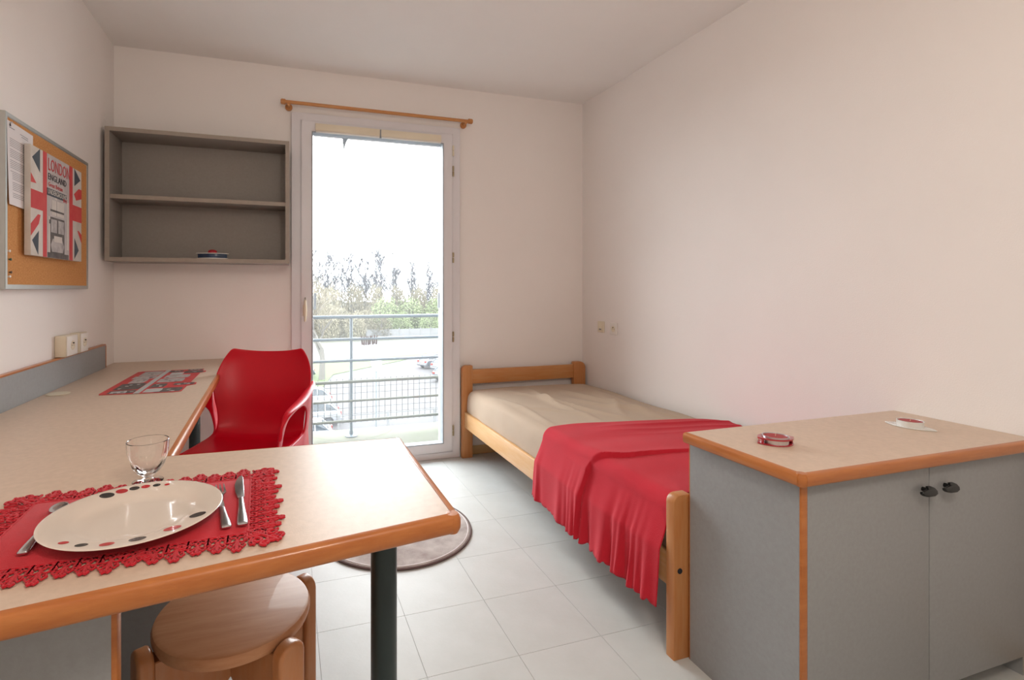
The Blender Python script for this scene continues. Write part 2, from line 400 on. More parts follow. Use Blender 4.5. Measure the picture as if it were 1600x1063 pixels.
# ---------------- candle holders ----------------
def lens_poly(a, b, n=16):
    # vesica shape, half length a, half width b
    R_ = (a*a+b*b)/(2*b); th = math.asin(a/R_); p = []
    for i in range(n+1):
        t = -th+2*th*i/n; p.append((R_*math.sin(t), R_*math.cos(t)-(R_-b)))
    for i in range(1, n):
        t = th-2*th*i/n; p.append((R_*math.sin(t), -(R_*math.cos(t)-(R_-b))))
    return p
def candle(name, label, loc, rz, plate_m, cup_m, wax_m, a, b, r, h, top_plate=True, band=None):
    t = thing(name, label, 'candle holder', loc, rz, None)
    obj('base_plate', prism(lens_poly(a, b), 0, .003, bev=.0008), plate_m, t, local=True)
    if top_plate == 'ring':
        bm = B(); P = lens_poly(a, b); n = len(P)
        o1 = [bm.verts.new((x, y, h-.005)) for x, y in P]; o2 = [bm.verts.new((x, y, h-.001)) for x, y in P]
        inn = []
        for x, y in P:
            ang = math.atan2(y, x); inn.append((r*1.02*math.cos(ang), min(b*.93, r*1.02)*math.sin(ang)))
        i1 = [bm.verts.new((x, y, h-.005)) for x, y in inn]; i2 = [bm.verts.new((x, y, h-.001)) for x, y in inn]
        for k in range(n):
            j = (k+1) % n
            bm.faces.new((o1[k], o1[j], o2[j], o2[k])); bm.faces.new((i1[k], i2[k], i2[j], i1[j]))
            bm.faces.new((o2[k], o2[j], i2[j], i2[k])); bm.faces.new((o1[k], i1[k], i1[j], o1[j]))
        obj('top_plate', bm, plate_m, t, local=True)
        for s in (-1, 1):
            obj('end_wall', box(s*a*.80-.002, s*a*.80+.002, -b*.3, b*.3, .003, h-.004, .0005), plate_m, t, local=True)
    elif top_plate == 'disc':
        obj('top_plate', prism(lens_poly(a, b), h-.004, h-.001, bev=.0008), plate_m, t, local=True)
    c = lathe([(0, .003), (r, .003), (r, h+.002), (r*1.03, h+.003), (r*.95, h+.003), (r*.93, h-.001), (0, h-.001)], n=40)
    cup = obj('tin_cup', c, cup_m, t, local=True)
    if top_plate != 'disc':
        obj('wax', lathe([(0, h+.001), (r*.6, h+.0012), (r*.92, h+.0006), (r*.92, h-.003), (0, h-.003)], n=32), wax_m, cup, local=True)
        obj('wick', cyl((0, 0, h), (.001, 0, h+.009), .0008, n=6), WICK, cup, local=True)
    else:
        obj('red_candle', lathe([(0, h-.001), (.014, h-.001), (.014, h+.006), (.011, h+.011), (.005, h+.0135), (0, h+.014)], n=24), wax_m, t, local=True, label='domed red candle')
    return t
candle('candle_holder', 'red eye-shaped candle holder with tealight near the left corner of the grey cabinet', (1.345, 1.108, .7105), math.radians(-17), ACR, TIN, WAXR, .052, .036, .033, .020, 'ring')
candle('candle_holder', 'white eye-shaped candle holder with red tealight at the back of the grey cabinet', (1.922, 1.110, .7105), math.radians(-80), WHTG, WHTG, WAXR, .066, .036, .034, .018, False)
t = thing('candle_holder', 'dark blue and white candle holder with red candle on the bottom shelf by the wall', 'candle holder', (-.398, 3.146, 1.3265), math.radians(-4))
obj('base_plate', prism(lens_poly(.082, .040), 0, .005, bev=.001), WHTG, t, local=True)
obj('blue_band', prism(lens_poly(.077, .036), .005, .028, bev=.0008), BLUE, t, local=True, label='dark blue band')
obj('top_plate', prism(lens_poly(.087, .042), .028, .032, bev=.001), WHTG, t, local=True)
obj('red_candle', lathe([(0, .032), (.024, .032), (.024, .040), (.021, .047), (.013, .0515), (0, .053)], n=28), WAXR, t, local=True, label='domed red candle')

# ---------------- L-shaped desk ----------------
DZ = .7357
dk = thing('corner_desk', 'cream laminate L-shaped desk with rounded beech edging along the left wall', 'desk', (-.3, 1.5, 0))
poly = [(L+.001, .715), (-.355, .805), (.295, .903), (.295, 1.405), (-.287, 1.425), (-.345, 3.329), (L+.001, 3.329)]
obj('desktop', prism(poly, DZ-.034, DZ, bev=.0008, seg=1), LAM, dk)
def edging(p, q, nrm, m, name='edging', w=.016, zt=DZ, th=.036):
    p, q, n = Vector(p), Vector(q), Vector(nrm).normalized(); secs = []
    K = 8
    for c in (p, q):
        s = [(c.x, c.y, zt-th)]
        for k in range(K+1):
            a = -PI/2+PI*k/K
            ex = math.copysign(abs(math.cos(a))**.6, math.cos(a)) if abs(math.cos(a)) > 1e-6 else 0
            ez = math.copysign(abs(math.sin(a))**.6, math.sin(a)) if abs(math.sin(a)) > 1e-6 else 0
            s.append((c.x+n.x*w*ex, c.y+n.y*w*ex, zt-th/2+th/2*ez+.0004))
        s.append((c.x, c.y, zt+.0004)); secs.append(s)
    return slab_strip(secs)
def enorm(p, q): d = Vector(q)-Vector(p); return (d.y, -d.x, 0)
def E3(a): return (a[0], a[1], 0)
a_, b_, c_, d_, e_, f_ = [E3(p) for p in poly[0:1]+poly[1:6]]
obj('edging', edging(a_, b_, enorm(a_, b_), EDGEX), EDGEX, dk)
obj('edging', edging(b_, (.297, .9033, 0), enorm(b_, c_), EDGEX), EDGEX, dk)
obj('edging', edging((.295, .903, 0), d_, (1, 0, 0), EDGEY), EDGEY, dk)
obj('edging', edging(d_, e_, enorm(d_, e_), EDGEX, w=.004), EDGEX, dk)
obj('edging', edging(e_, f_, enorm(e_, f_), EDGEY), EDGEY, dk)
obj('corner_cap', lathe([(0, DZ-.036), (.012, DZ-.035), (.0165, DZ-.026), (.0168, DZ-.018), (.0165, DZ-.010), (.012, DZ), (0, DZ+.0004)], c=(.296, .903, 0), n=24), EDGE, dk)
def post_leg(x, y, zt, parent):
    o = obj('leg', cyl((x, y, .012), (x, y, zt), .0285, n=32), POSTG, parent)
    obj('foot', cyl((x, y, 0), (x, y, .012), .031, n=32), BLACK, o)
    obj('mounting_plate', cyl((x, y, zt-.006), (x, y, zt), .055, n=24), POSTG, o)
post_leg(.204, 1.10, DZ-.0345, dk); post_leg(-.48, 3.08, DZ-.0345, dk)
# support panels under the desk
p1 = obj('support_panel', box(L+.005, -.258, .905, .925, .0, DZ-.035), GREY, dk); obj('panel_edging', box(-.258, -.250, .904, .926, 0, DZ-.035, .001), EDGE, p1)
p2 = obj('support_panel', box(L+.005, -.312, 1.60, 1.62, .0, DZ-.035), GREY, dk); obj('panel_edging', box(-.312, -.306, 1.599, 1.621, 0, DZ-.035, .002), EDGE, p2)
# splashback
s1 = obj('splashback', box(L+.001, L+.020, .72, 3.123, DZ+.0005, .855), GREY, dk)
obj('splashback_edging', box(L+.001, L+.022, .72, 3.125, .855, .863, .002), EDGEY, s1)
obj('splashback_edging', box(L+.001, L+.022, 3.123, 3.129, DZ+.001, .8549, .002), EDGE, s1)
obj('cable_grommet', lathe([(0, DZ+.0005), (.040, DZ+.0005), (.041, DZ+.002), (.037, DZ+.0035), (.028, DZ+.0025), (0, DZ+.0025)], c=(-.868, 2.40, 0), n=40), CREAM, dk, label='round cream plastic cable cover')

# surface-mounted sockets
def disc_socket(parent, cx, cy, cz, ax):
    """French round socket well facing +ax ('x' faces +x, '-x' faces -x, '-y')"""
    Mr = {'x': Matrix.Rotation(PI/2, 4, 'Y'), '-x': Matrix.Rotation(-PI/2, 4, 'Y'), '-y': Matrix.Rotation(PI/2, 4, 'X')}[ax]
    M = Matrix.Translation((cx, cy, cz)) @ Mr
    f = lathe([(.0205, 0), (.0205, .0015), (.0185, .0015), (.0175, .0004), (0, .0004)], n=28); f.transform(M)
    w_ = obj('socket_well', f, CREAM, parent)
    P = {'x': ((0, -.0085), (0, .0085)), '-x': ((0, -.0085), (0, .0085)), '-y': ((-.0085, 0), (.0085, 0))}[ax]
    for px, py in P:
        h_ = cyl((px, py, .0003), (px, py, .0009), .0024, n=10); h_.transform(M); obj('pin_hole', h_, BLACK, w_)
    pin = Matrix.Translation((cx, cy, cz+.010)) @ Mr
    g = cyl((0, 0, .0003), (0, 0, .006), .0026, n=10); g.transform(pin); obj('earth_pin', g, INKD, w_)
sk = thing('double_socket', 'cream twin power socket boxes mounted above the grey desk upstand', 'power socket', (L, 2.66, .8635))
for y0, y1 in ((2.548, 2.668), (2.70, 2.795)):
    bb = obj('socket_box', box(L+.0005, L+.042, y0, y1, .8640, .955, .004), CREAM, sk)
    pl = obj('cover_plate', box(L+.042, L+.047, y0+.004, y1-.004, .867, .952, .002), CREAMW, bb)
    disc_socket(bb, L+.047, (y0+y1)/2, .910, 'x')
# switch + socket on the right wall
sw = thing('light_switch', 'cream flat outlet plate on the right wall nearest the corner', 'wall plate', (R, 3.087, .85))
obj('plate', box(R-.008, R-.0004, 3.049, 3.125, .850, .928, .003), CREAM, sw); obj('rocker', box(R-.011, R-.008, 3.062, 3.112, .862, .916, .002), CREAM, sw)
obj('cable_outlet', box(R-.0125, R-.011, 3.075, 3.10, .868, .876, .001), INK, sw)
so = thing('wall_socket', 'cream round-well power socket on the right wall', 'power socket', (R, 2.945, .845))
pp = obj('plate', box(R-.008, R-.0004, 2.903, 2.981, .846, .925, .003), CREAMW, so); disc_socket(so, R-.008, 2.942, .884, '-x')

# ---------------- cork board ----------------
bx = -.901; by0, by1, bz0, bz1 = 2.076, 2.828, 1.155, 1.758
cb = thing('cork_board', 'cork pin board with aluminium frame on the left wall', 'pin board', (L, 2.45, bz0))
obj('backing', box(L+.001, bx-.006, by0+.004, by1-.004, bz0+.004, bz1-.004), ALUB, cb)
obj('cork_sheet', box(bx-.006, bx-.003, by0+.012, by1-.012, bz0+.012, bz1-.012), CORK, cb)
fr = rect_ring(by0, by1, bz0, bz1, .016, .016, .016, .016, 0, 1)
for v in fr.verts: v.co = Vector((bx if v.co.y > .5 else L+.002, v.co.x, v.co.z))
bmesh.ops.recalc_face_normals(fr, faces=fr.faces[:])
bmesh.ops.bevel(fr, geom=[e for e in fr.edges if e.calc_face_angle(0) > 1], offset=.002, segments=2, affect='EDGES')
obj('frame', fr, ALU, cb)
# typed sheet
pa = thing('typed_sheet', 'white typed sheet of paper pinned at the left of the cork board', 'paper', (bx, 2.17, 1.43))
def pf(u, v):
    y = 2.085+.185*u; z = 1.445+.285*v
    return (bx+.0008+.004*(1-v)**2*(1-u)+.0008*math.sin(u*3), y+.012*(1-v)*(.5-u), z-.004*u)
g = grid(pf, 10, 14); obj('sheet', g, PAPER, pa, flat=True)
def ptext(y0, z, wd, h=.0022):
    u0 = (y0-2.085)/.185; v_ = (z-1.445)/.285; u1 = u0+wd/.185
    bb = B(); q = []
    n = 5
    lo = [Vector(pf(u0+(u1-u0)*k/n, v_))+Vector((.0006, 0, 0)) for k in range(n+1)]
    hi = [p+Vector((0, 0, h)) for p in lo]
    lv = [bb.verts.new(p) for p in lo]; hv = [bb.verts.new(p) for p in hi]
    for k in range(n): bb.faces.new((lv[k], lv[k+1], hv[k+1], hv[k]))
    return bb
tb = B()
z = 1.672; k = 0
while z > 1.47:
    if k % 6 != 5: merge(tb, ptext(2.10+(.012 if z < 1.56 else 0), z, random.uniform(.10, .145), .0016))
    z -= .0062; k += 1
merge(tb, ptext(2.17, 1.705, .06, .002)); merge(tb, ptext(2.18, 1.698, .05, .002)); merge(tb, ptext(2.098, 1.708, .035, .0025))
o = obj('typed_lines', tb, INK, pa, sm=False); o['kind'] = 'stuff'
lg = B(); merge(lg, prism([(2.098, 1.713), (2.108, 1.713), (2.103, 1.725)], 0, .0008, M=Matrix(((0, 0, 1, bx+.0022), (1, 0, 0, 0), (0, 1, 0, 0), (0, 0, 0, 1)))))
obj('letterhead_mark', lg, INKD, pa)
pc = sph((bx+.0062, 2.105, 1.7265), .003, 10, sc=(.7, 1, 1)); cyl((bx-.003, 2.105, 1.7265), (bx+.005, 2.105, 1.7265), .0008, n=6, bm=pc)
obj('drawing_pin', pc, STEEL, pa)
# canvas print
cx_ = -.875; cy0, cy1, cz0, cz1 = 2.190, 2.664, 1.278, 1.678
cvb = bx+.0055
cv = thing('canvas_print', 'box canvas print of the British flag with LONDON ENGLAND lettering', 'canvas print', (bx, 2.42, cz0))
obj('stretched_canvas', box(cvb, cx_, cy0, cy1, cz0, cz1, .0015), FWHT, cv)
MX = Matrix(((0, 0, 1, cx_), (1, 0, 0, 0), (0, 1, 0, 0), (0, 0, 0, 1)))
def cp(pts, d=.0006):  # polygon in canvas coordinates (0..1, 0..1)
    return prism([(cy0+s*(cy1-cy0), cz0+t*(cz1-cz0)) for s, t in pts], .0001, d, M=MX)
def R4(a, b, c, d): return [(a, c), (b, c), (b, d), (a, d)]
for r_ in (R4(.20, .27, 0, 1), R4(.715, .79, 0, 1), R4(0, .20, .43, .60), R4(.79, 1, .43, .60), [(0, .175), (.13, .30), (.16, .385), (.115, .385), (0, .285)], [(0, .66), (.09, .665), (0, .745)],
           [(.82, .72), (.93, .80), (1, .80), (1, .70), (.87, .66)], [(1, .20), (1, .30), (.93, .335), (.90, .335)]): obj('red_print', cp(r_, .0004), FRED, cv, sm=False)
for r_ in ([(.02, .89), (.15, 1), (.15, .78)], [(.02, .137), (.13, .235), (.12, .01)], [(.83, .245), (.93, .12), (.83, .02)], [(.83, 1), (.97, .90), (.83, .81)]): obj('navy_print', cp(r_, .0004), FBLU, cv, sm=False)
obj('grey_print', cp(R4(.275, .71, .0, 1), .0003), mat('print_fog', (196, 188, 184), .65, .4, 20, col2=(170, 160, 158)), cv, sm=False)
gb = cp(R4(.36, .60, .42, .57), .0008); merge(gb, cp(R4(.30, .34, .0, .40), .0005)); merge(gb, cp(R4(.66, .70, .1, .6), .0005)); merge(gb, cp(R4(.40, .56, .16, .22), .0011))
merge(gb, cp(R4(.42, .46, .58, .64), .0005))
obj('bus_upper_print', gb, FWHT, cv, sm=False)
db = cp(R4(.33, .61, .02, .40), .0007); merge(db, cp(R4(.335, .60, .455, .475), .0009)); merge(db, cp(R4(.31, .33, .33, .37), .0007)); merge(db, cp(R4(.28, .70, 0, .05), .0006)); merge(db, cp(R4(.45, .455, .42, .57), .0009))
obj('bus_body_print', db, FDRK, cv, sm=False)
hb = cp([(.36, .06), (.58, .06), (.60, .13), (.56, .19), (.38, .19), (.34, .13)], .0010); merge(hb, cp(R4(.345, .455, .25, .38), .0009)); merge(hb, cp(R4(.485, .595, .25, .38), .0009))
obj('bus_detail_print', hb, FGRY, cv, sm=False)
def ctext(s, s0, t0, size, m, name, sx=1, d=.0012):
    M = MX @ Matrix.Translation((cy0+s0*(cy1-cy0), cz0+t0*(cz1-cz0), d))
    return obj(name, text_bm(s, size, M, .0003, sx), m, cv, sm=False)
ctext('LONDON', .285, .845, .068, FRED, 'lettering', .69)
ctext('ENGLAND', .285, .755, .036, INKD, 'lettering', 1.02)
ctext('Great Britain', .29, .69, .024, FRED, 'lettering', 1.05)
ctext('BUS', .58, .585, .022, FRED, 'lettering', 1)
obj('sign_bar', cp(R4(.27, .655, .60, .67), .0009), FBLU, cv, sm=False)
ctext('UNDERGROUND', .28, .616, .0275, FWHT, 'lettering', .84, .0015)
for i, (y, z, m, l) in enumerate(((2.098, 1.285, CREAMW, 'white drawing pin in the cork board, topmost of four'), (2.106, 1.257, mat('green_pin', (60, 90, 70), .4, .05), 'green drawing pin in the cork board'),
                          (2.108, 1.213, mat('brown_pin', (90, 70, 56), .4, .05), 'dark brown drawing pin low in the cork board'), (2.10, 1.198, WHTG, 'lowest white drawing pin in the cork board'))):
    o = cyl((bx-.0028, y, z), (bx+.002, y, z), .0025, n=10); merge(o, sph((bx+.003, y, z), .0048, 10, sc=(.6, 1, 1)))
    tag(obj('drawing_pin', o, m), l, 'drawing pin', 'drawing pins')

# ---------------- collage mat on the desk ----------------
cm = thing('desk_mat', 'red and black photo collage mat with silver stripe on the desk', 'desk mat', (-.56, 2.62, DZ+.0006))
def dp(u, v): return (-.709+u*.30+.0*v, 2.30+v*.62)
outl = [(0, .06), (.02, .03), (.9, 0), (1, .02), (1.0, .22), (1.10, .27), (1.09, .33), (1.0, .36), (1.0, .80), (1.07, .84), (1.06, .89), (1.0, .90), (1, 1), (.06, .99), (0, .96)]
outl = [(u, 1-v) for u, v in outl]; outl = [(u, 1-v) for u, v in outl]
obj('mat_base', prism([dp(*p) for p in outl], DZ+.0006, DZ+.0022, bev=.0004, seg=1), FRED, cm, sm=False)
def dpoly(pts, m, h, name='photo_print'):
    b = prism([dp(*p) for p in pts], DZ+.0022, DZ+.0022+h)
    return obj(name, b, m, cm, sm=False)
dpoly(R4(.42, .49, .01, .99), FSIL, .0009, 'silver_stripe')
rnd = random.Random(3)
for (a, b, c, d, m) in ((.09, .40, .04, .14, FDRK), (.12, .30, .05, .11, FSIL), (.09, .40, .17, .40, FDRK), (.14, .34, .42, .60, FGRY), (.09, .40, .60, .72, FGRY), (.12, .40, .74, .95, FGRY),
                        (.52, .72, .03, .15, FSIL), (.66, .97, .02, .16, FDRK), (.52, .70, .2, .34, FDRK), (.8, 1.06, .26, .33, FDRK), (.52, .86, .40, .55, FGRY), (.54, .88, .58, .72, FGRY), (.56, .74, .74, .84, FSIL), (.74, 1.02, .80, .90, FDRK), (.5, .70, .87, .95, FDRK), (.76, .98, .93, .99, FDRK)):
    pts = [(a, c), ((a+b)/2, c-.006), (b, c+.004), (b+.012, (c+d)/2), (b, d), ((a+b)/2, d+.008), (a, d-.003)]
    dpoly(pts, m, rnd.uniform(.0003, .0008))
    if m is not FSIL:
        for _ in range(5):
            x = rnd.uniform(a+.02, b-.05); y = rnd.uniform(c, d-.03)
            dpoly([(x, y), (x+rnd.uniform(.02, .05), y), (x+.04, y+rnd.uniform(.01, .03)), (x, y+.02)], rnd.choice([FDRK, FGRY, FSIL, FWHT]), .0009)

# ---------------- place setting ----------------
pm = thing('placemat', 'red felt placemat with cut-out scroll lace border on the desk', 'placemat', (-.262, 1.052, DZ+.0008), math.radians(2.6))
mx0, mx1, my0, my1 = -.245, .245, -.180, .180; bwid = .052
obj('centre_panel', prism([(mx0+bwid, my0+bwid-.004), (mx1-bwid, my0+bwid-.004), (mx1-bwid, my1-bwid+.004), (mx0+bwid, my1-bwid+.004)], 0, .0035, bev=.001), REDMAT, pm, local=True)
lace = B(); rl = random.Random(5)
def curl(cx, cy, r, a0, turns, s):
    n = 14; pts = []
    for i in range(n+1):
        t = i/n; rr = r*(1-.75*t); a = a0+s*turns*2*PI*t
        pts.append((cx+rr*math.cos(a), cy+rr*math.sin(a), .0026))
    tube(pts, [.0030]*(n)+[.0042], 6, lace, .75)
def cell(px, py, ox, oy, tx, ty, L_, big=1.0):
    """a scroll motif: origin at inner edge point, (ox,oy) outward, (tx,ty) along"""
    P = lambda a, b: (px+tx*a*L_+ox*b*bwid*(big if b > .6 else 1), py+ty*a*L_+oy*b*bwid*(big if b > .6 else 1))
    def T(pts, r=.0026): tube([(*P(*p), .0026) for p in pts], r*.82, 6, lace, .75)
    j = lambda: rl.uniform(-.04, .04)
    T([(-.5, .02), (0, .04), (.5, .02)], .0032)
    T([(-.5, .52+j()), (-.25, .60), (0, .46+j()), (.25, .60), (.5, .52)])
    for s in (-1, 1):
        T([(0, 0), (s*.10, .22), (s*.32, .30), (s*.42, .16), (s*.28, .10)])
        T([(0, .46), (s*.12, .72), (s*.30, .86), (s*.44, .74), (s*.36, .62), (s*.22, .68)])
        T([(s*.5, .52), (s*.5, .26), (s*.5, .02)])
    n = 8
    T([(.13*math.cos(2*PI*k/n), .28+.12*math.sin(2*PI*k/n)) for k in range(n+1)], .0026)
    T([(0, .46), (0, .78), (0, 1.0+j())], .0036)
    for s in (-1, 1):
        T([(s*.5, .3), (s*.36, .44), (s*.5, .56)])
    for s in (-1, 1): T([(s*.02, .98), (s*.12, 1.04), (s*.20, .96), (s*.14, .9)], .0034)
nx = 13; sxl = (mx1-mx0-2*bwid)/nx
for i in range(nx):
    x = mx0+bwid+sxl*(i+.5)
    q_ = (1.12, .92, 1.0)[i % 3]; cell(x, my0+bwid-.004, 0, -1, 1, 0, sxl, q_); cell(x, my1-bwid+.004, 0, 1, 1, 0, sxl, q_)
ny = 10; syl = (my1-my0-2*bwid)/ny
for i in range(ny):
    y = my0+bwid+syl*(i+.5)
    q_ = (1.0, 1.14, .9)[i % 3]; cell(mx0+bwid, y, -1, 0, 0, 1, syl, q_); cell(mx1-bwid, y, 1, 0, 0, 1, syl, q_)
for _ in range(36):
    side = rl.randrange(4); t_ = rl.uniform(-1, 1); o_ = rl.uniform(.15, .85)*bwid
    if side < 2: X_, Y_ = t_*(mx1-bwid*.5), (my1-bwid+o_)*(1, -1)[side]
    else: X_, Y_ = (mx1-bwid+o_)*(1, -1)[side-2], t_*(my1-bwid*.5)
    curl(X_, Y_, rl.uniform(.007, .011), rl.uniform(0, 6.3), rl.uniform(.7, 1.2), rl.choice((-1, 1)))
for sx in (-1, 1):
    for sy in (-1, 1):
        X0 = (mx1-bwid)*sx; Y0 = (my1-bwid)*sy
        for fx, fy, r in ((.3, .3, .016), (.75, .3, .013), (.3, .75, .013), (.78, .78, .013), (.55, .98, .009), (.98, .55, .009)):
            curl(X0+sx*fx*bwid, Y0+sy*fy*bwid, r, rl.uniform(0, 6), 1.3, rl.choice((-1, 1)))
        tube([(X0, Y0, .0026), (X0+sx*.5*bwid, Y0+sy*.45*bwid, .0026), (X0+sx*.95*bwid, Y0+sy*.95*bwid, .0026)], .0034, 6, lace, .75)
        tube([(X0+sx*.02, Y0+sy*0, .0026), (X0+sx*.6*bwid, Y0+sy*.2*bwid, .0026), (X0+sx*.98*bwid, Y0+sy*.12*bwid, .0026)], .003, 6, lace, .75)
        tube([(X0, Y0+sy*.02, .0026), (X0+sx*.2*bwid, Y0+sy*.6*bwid, .0026), (X0+sx*.12*bwid, Y0+sy*.98*bwid, .0026)], .003, 6, lace, .75)
obj('lace_border', lace, REDMAT, pm, local=True)
# plate
PZ = DZ+.0046
PX, PY = -.256, 1.032
plt = thing('dinner_plate', 'pale dinner plate with black and red spots around its rim', 'plate', (PX, PY, PZ))
pr = [(r_*.957, z_*.82) for r_, z_ in ((0, .004), (.055, .004), (.058, 0), (.062, 0), (.064, .004), (.085, .007), (.105, .014), (.143, .021), (.1475, .0225), (.1482, .0235), (.147, .0243), (.142, .0238), (.106, .0175), (.098, .0135), (.086, .0095), (.07, .0082), (0, .0078))]
obj('plate_body', lathe(pr, n=96), PORC, plt, local=True)
def dot(u, v, rx, m):
    # rim spots, placed from bearings around the plate
    pass
# angle (deg, 0=+x, 90=+y), radius, size, colour
spots = [(127, .121, .0125, DOTK), (115, .122, .0105, DOTR), (105, .123, .009, DOTK), (96, .123, .008, DOTR), (87, .124, .007, DOTK), (78, .124, .005, DOTR),
         (-23.5, .117, .0135, DOTK), (-50, .118, .0135, DOTR), (-75, .118, .0125, DOTK), (-95, .119, .0105, DOTR), (-113, .120, .009, DOTK), (-129, .121, .0075, DOTR)]
def rimz(r):
    return .82*(.0175+(r/.957-.106)/(.142-.106)*(.0238-.0175))
for a, r, s, m in spots:
    a = math.radians(a); c0 = (r*math.cos(a), r*math.sin(a)); b = B(); n = 24
    vs = []
    for k in range(n):
        x = c0[0]+s*math.cos(2*PI*k/n); y = c0[1]+s*.82*math.sin(2*PI*k/n); rr = math.hypot(x, y)
        vs.append(b.verts.new((x, y, rimz(rr)+.00035)))
    cvx = b.verts.new((c0[0], c0[1], rimz(r)+.00035))
    for k in range(n): b.faces.new((vs[k], vs[(k+1) % n], cvx))
    bmesh.ops.recalc_face_normals(b, faces=b.faces[:])
    obj('red_spot' if m is DOTR else 'black_spot', b, m, plt, local=True)
# goblet
gl = thing('wine_glass', 'clear stemmed facet-cut glass behind the plate', 'glass', (-.284, 1.238, DZ+.0042))
def goblet():
    n = 10; N = 60
    prof = [(0, 0), (.029, 0), (.030, .0015), (.024, .003), (.012, .005), (.0085, .008), (.0085, .011), (.013, .0145), (.024, .023), (.032, .036), (.0365, .050), (.0378, .053), (.0395, .064), (.0405, .078), (.0408, .085), (.0398, .0862),
            (.0385, .085), (.038, .078), (.037, .064), (.0352, .052), (.034, .048), (.0285, .037), (.0200, .0275), (.010, .021), (0, .0195)]
    prof = [(r_, z_*1.04) for r_, z_ in prof]
    b = lathe(prof, n=N)
    for v in b.verts:
        r = math.hypot(v.co.x, v.co.y)
        if .014 < v.co.z < .061 and r > .010:
            a = math.atan2(v.co.y, v.co.x); f = abs((a/(2*PI)*n) % 1-.5)*2
            w_ = math.sin(PI*min(1, max(0, (v.co.z-.014)/.047)))
            k = 1-.06*w_*(1-f)
            v.co.x *= k; v.co.y *= k
    return b
obj('goblet_body', goblet(), CRYS, gl, local=True)
# cutlery
def knife():
    secs = []
    for y, w_, z, th in ((-.125, .0095, .001, .007), (-.120, .0115, 0, .009), (-.095, .0105, 0, .009), (-.06, .0075, 0, .008), (-.03, .0062, .0005, .007), (-.015, .0065, .001, .006)):
        secs.append([(-w_, y, z), (w_, y, z), (w_*.8, y, z+th), (-w_*.8, y, z+th)])
    a = slab_strip(secs)
    return a
def blade():
    P = [(-.006, -.016), (.0065, -.016), (.0072, .03), (.0072, .075), (.005, .088), (.001, .086), (-.006, .07), (-.0105, .045), (-.010, .012)]
    return prism(P, .002, .0042, bev=.0006)
def place_cut(name, label, x, y, z, rz, kind):
    t = thing(name, label, 'cutlery', (x, y, z), rz)
    hd = obj('handle', knife(), STEEL, t, local=True); subsurf(hd, 2)
    if kind == 'knife': obj('blade', blade(), STEEL, t, local=True)
    elif kind == 'fork':
        b = slab_strip([[(-w_, yy, zz), (w_, yy, zz), (w_, yy, zz+.002), (-w_, yy, zz+.002)] for yy, w_, zz in ((-.017, .005, .003), (.01, .0035, .006), (.03, .006, .010), (.045, .0125, .009), (.055, .0135, .006), (.062, .0135, .0045))])
        nk = obj('neck', b, STEEL, t, local=True); 
        for k in range(4):
            x_ = -.0115+k*.0077
            obj('tine', slab_strip([[(x_-w_, yy, zz), (x_+w_, yy, zz), (x_+w_, yy, zz+.0018), (x_-w_, yy, zz+.0018)] for yy, w_, zz in ((.061, .0021, .0045), (.08, .0018, .0035), (.098, .0013, .0065), (.103, .0006, .008))]), STEEL, nk, local=True)
    else:
        b = slab_strip([[(-w_, yy, .003), (w_, yy, .003), (w_, yy, .005), (-w_, yy, .005)] for yy, w_ in ((-.017, .005), (.02, .0035), (.045, .004))])
        sph((0, .068, .0060), .019, 20, b, (.85, 1.35, .18)); obj('spoon_bowl', b, STEEL, t, local=True)
    return t
place_cut('table_knife', 'stainless table knife at the right of the placemat', -.087, 1.096, DZ+.0052, math.radians(5.8), 'knife').scale = (1.0, 1.2, 1)
place_cut('table_fork', 'stainless fork beside the plate, left of the knife', -.118, 1.056, DZ+.0052, math.radians(10.5), 'fork').scale = (.95, .9, .9)
place_cut('table_spoon', 'stainless utensil tucked under the left rim of the plate', -.400, 1.062, DZ+.0052, math.radians(5), 'spoon').scale = (.9, .93, 1)

# ---------------- cabinet ----------------
kx0, kx1, ky0, ky1, KZ = 1.200, 2.118, .925, 1.278, .710
kb = thing('low_cabinet', 'low grey two-door cabinet with cream top and beech edging at the foot of the bed', 'cabinet', (1.66, 1.1, 0))
obj('cabinet_top', box(1.188, R-.001, .910, 1.279, KZ-.032, KZ, .0006, 1), LAM, kb)
obj('edging', edging((1.188, .910, 0), (R-.001, .910, 0), (0, -1, 0), None, w=.015, zt=KZ, th=.033), EDGEX, kb)
obj('edging', edging((1.188, 1.279, 0), (1.188, .910, 0), (-1, 0, 0), None, w=.015, zt=KZ, th=.033), EDGEY, kb)
obj('corner_cap', lathe([(0, KZ-.033), (.011, KZ-.032), (.0152, KZ-.024), (.0154, KZ-.016), (.0152, KZ-.009), (.011, KZ), (0, KZ+.0004)], c=(1.189, .911, 0), n=24), EDGE, kb)
sp_ = obj('side_panel', box(kx0, kx0+.02, ky0+.0, ky1, 0, KZ-.033), GREY, kb)
obj('side_edging', box(kx0, kx0+.021, ky0-.005, ky0-.0002, .0, KZ-.033, .001), EDGE, sp_)
obj('side_edging', box(kx0+.0, kx0+.021, ky1+.0002, ky1+.004, .0, KZ-.033, .001), EDGE, sp_)
obj('side_panel', box(kx1-.02, kx1, ky0, ky1, 0, KZ-.033), GREY, kb)
obj('back_panel', box(kx0+.02, kx1-.02, ky1-.008, ky1, .05, KZ-.034), GREY, kb)
obj('plinth', box(kx0+.021, kx1-.021, ky0+.055, ky0+.07, 0, .058), GREY, kb)
obj('bottom_panel', box(kx0+.021, kx1-.021, ky0+.022, ky1-.01, .06, .078), GREY, kb)
split = 1.672
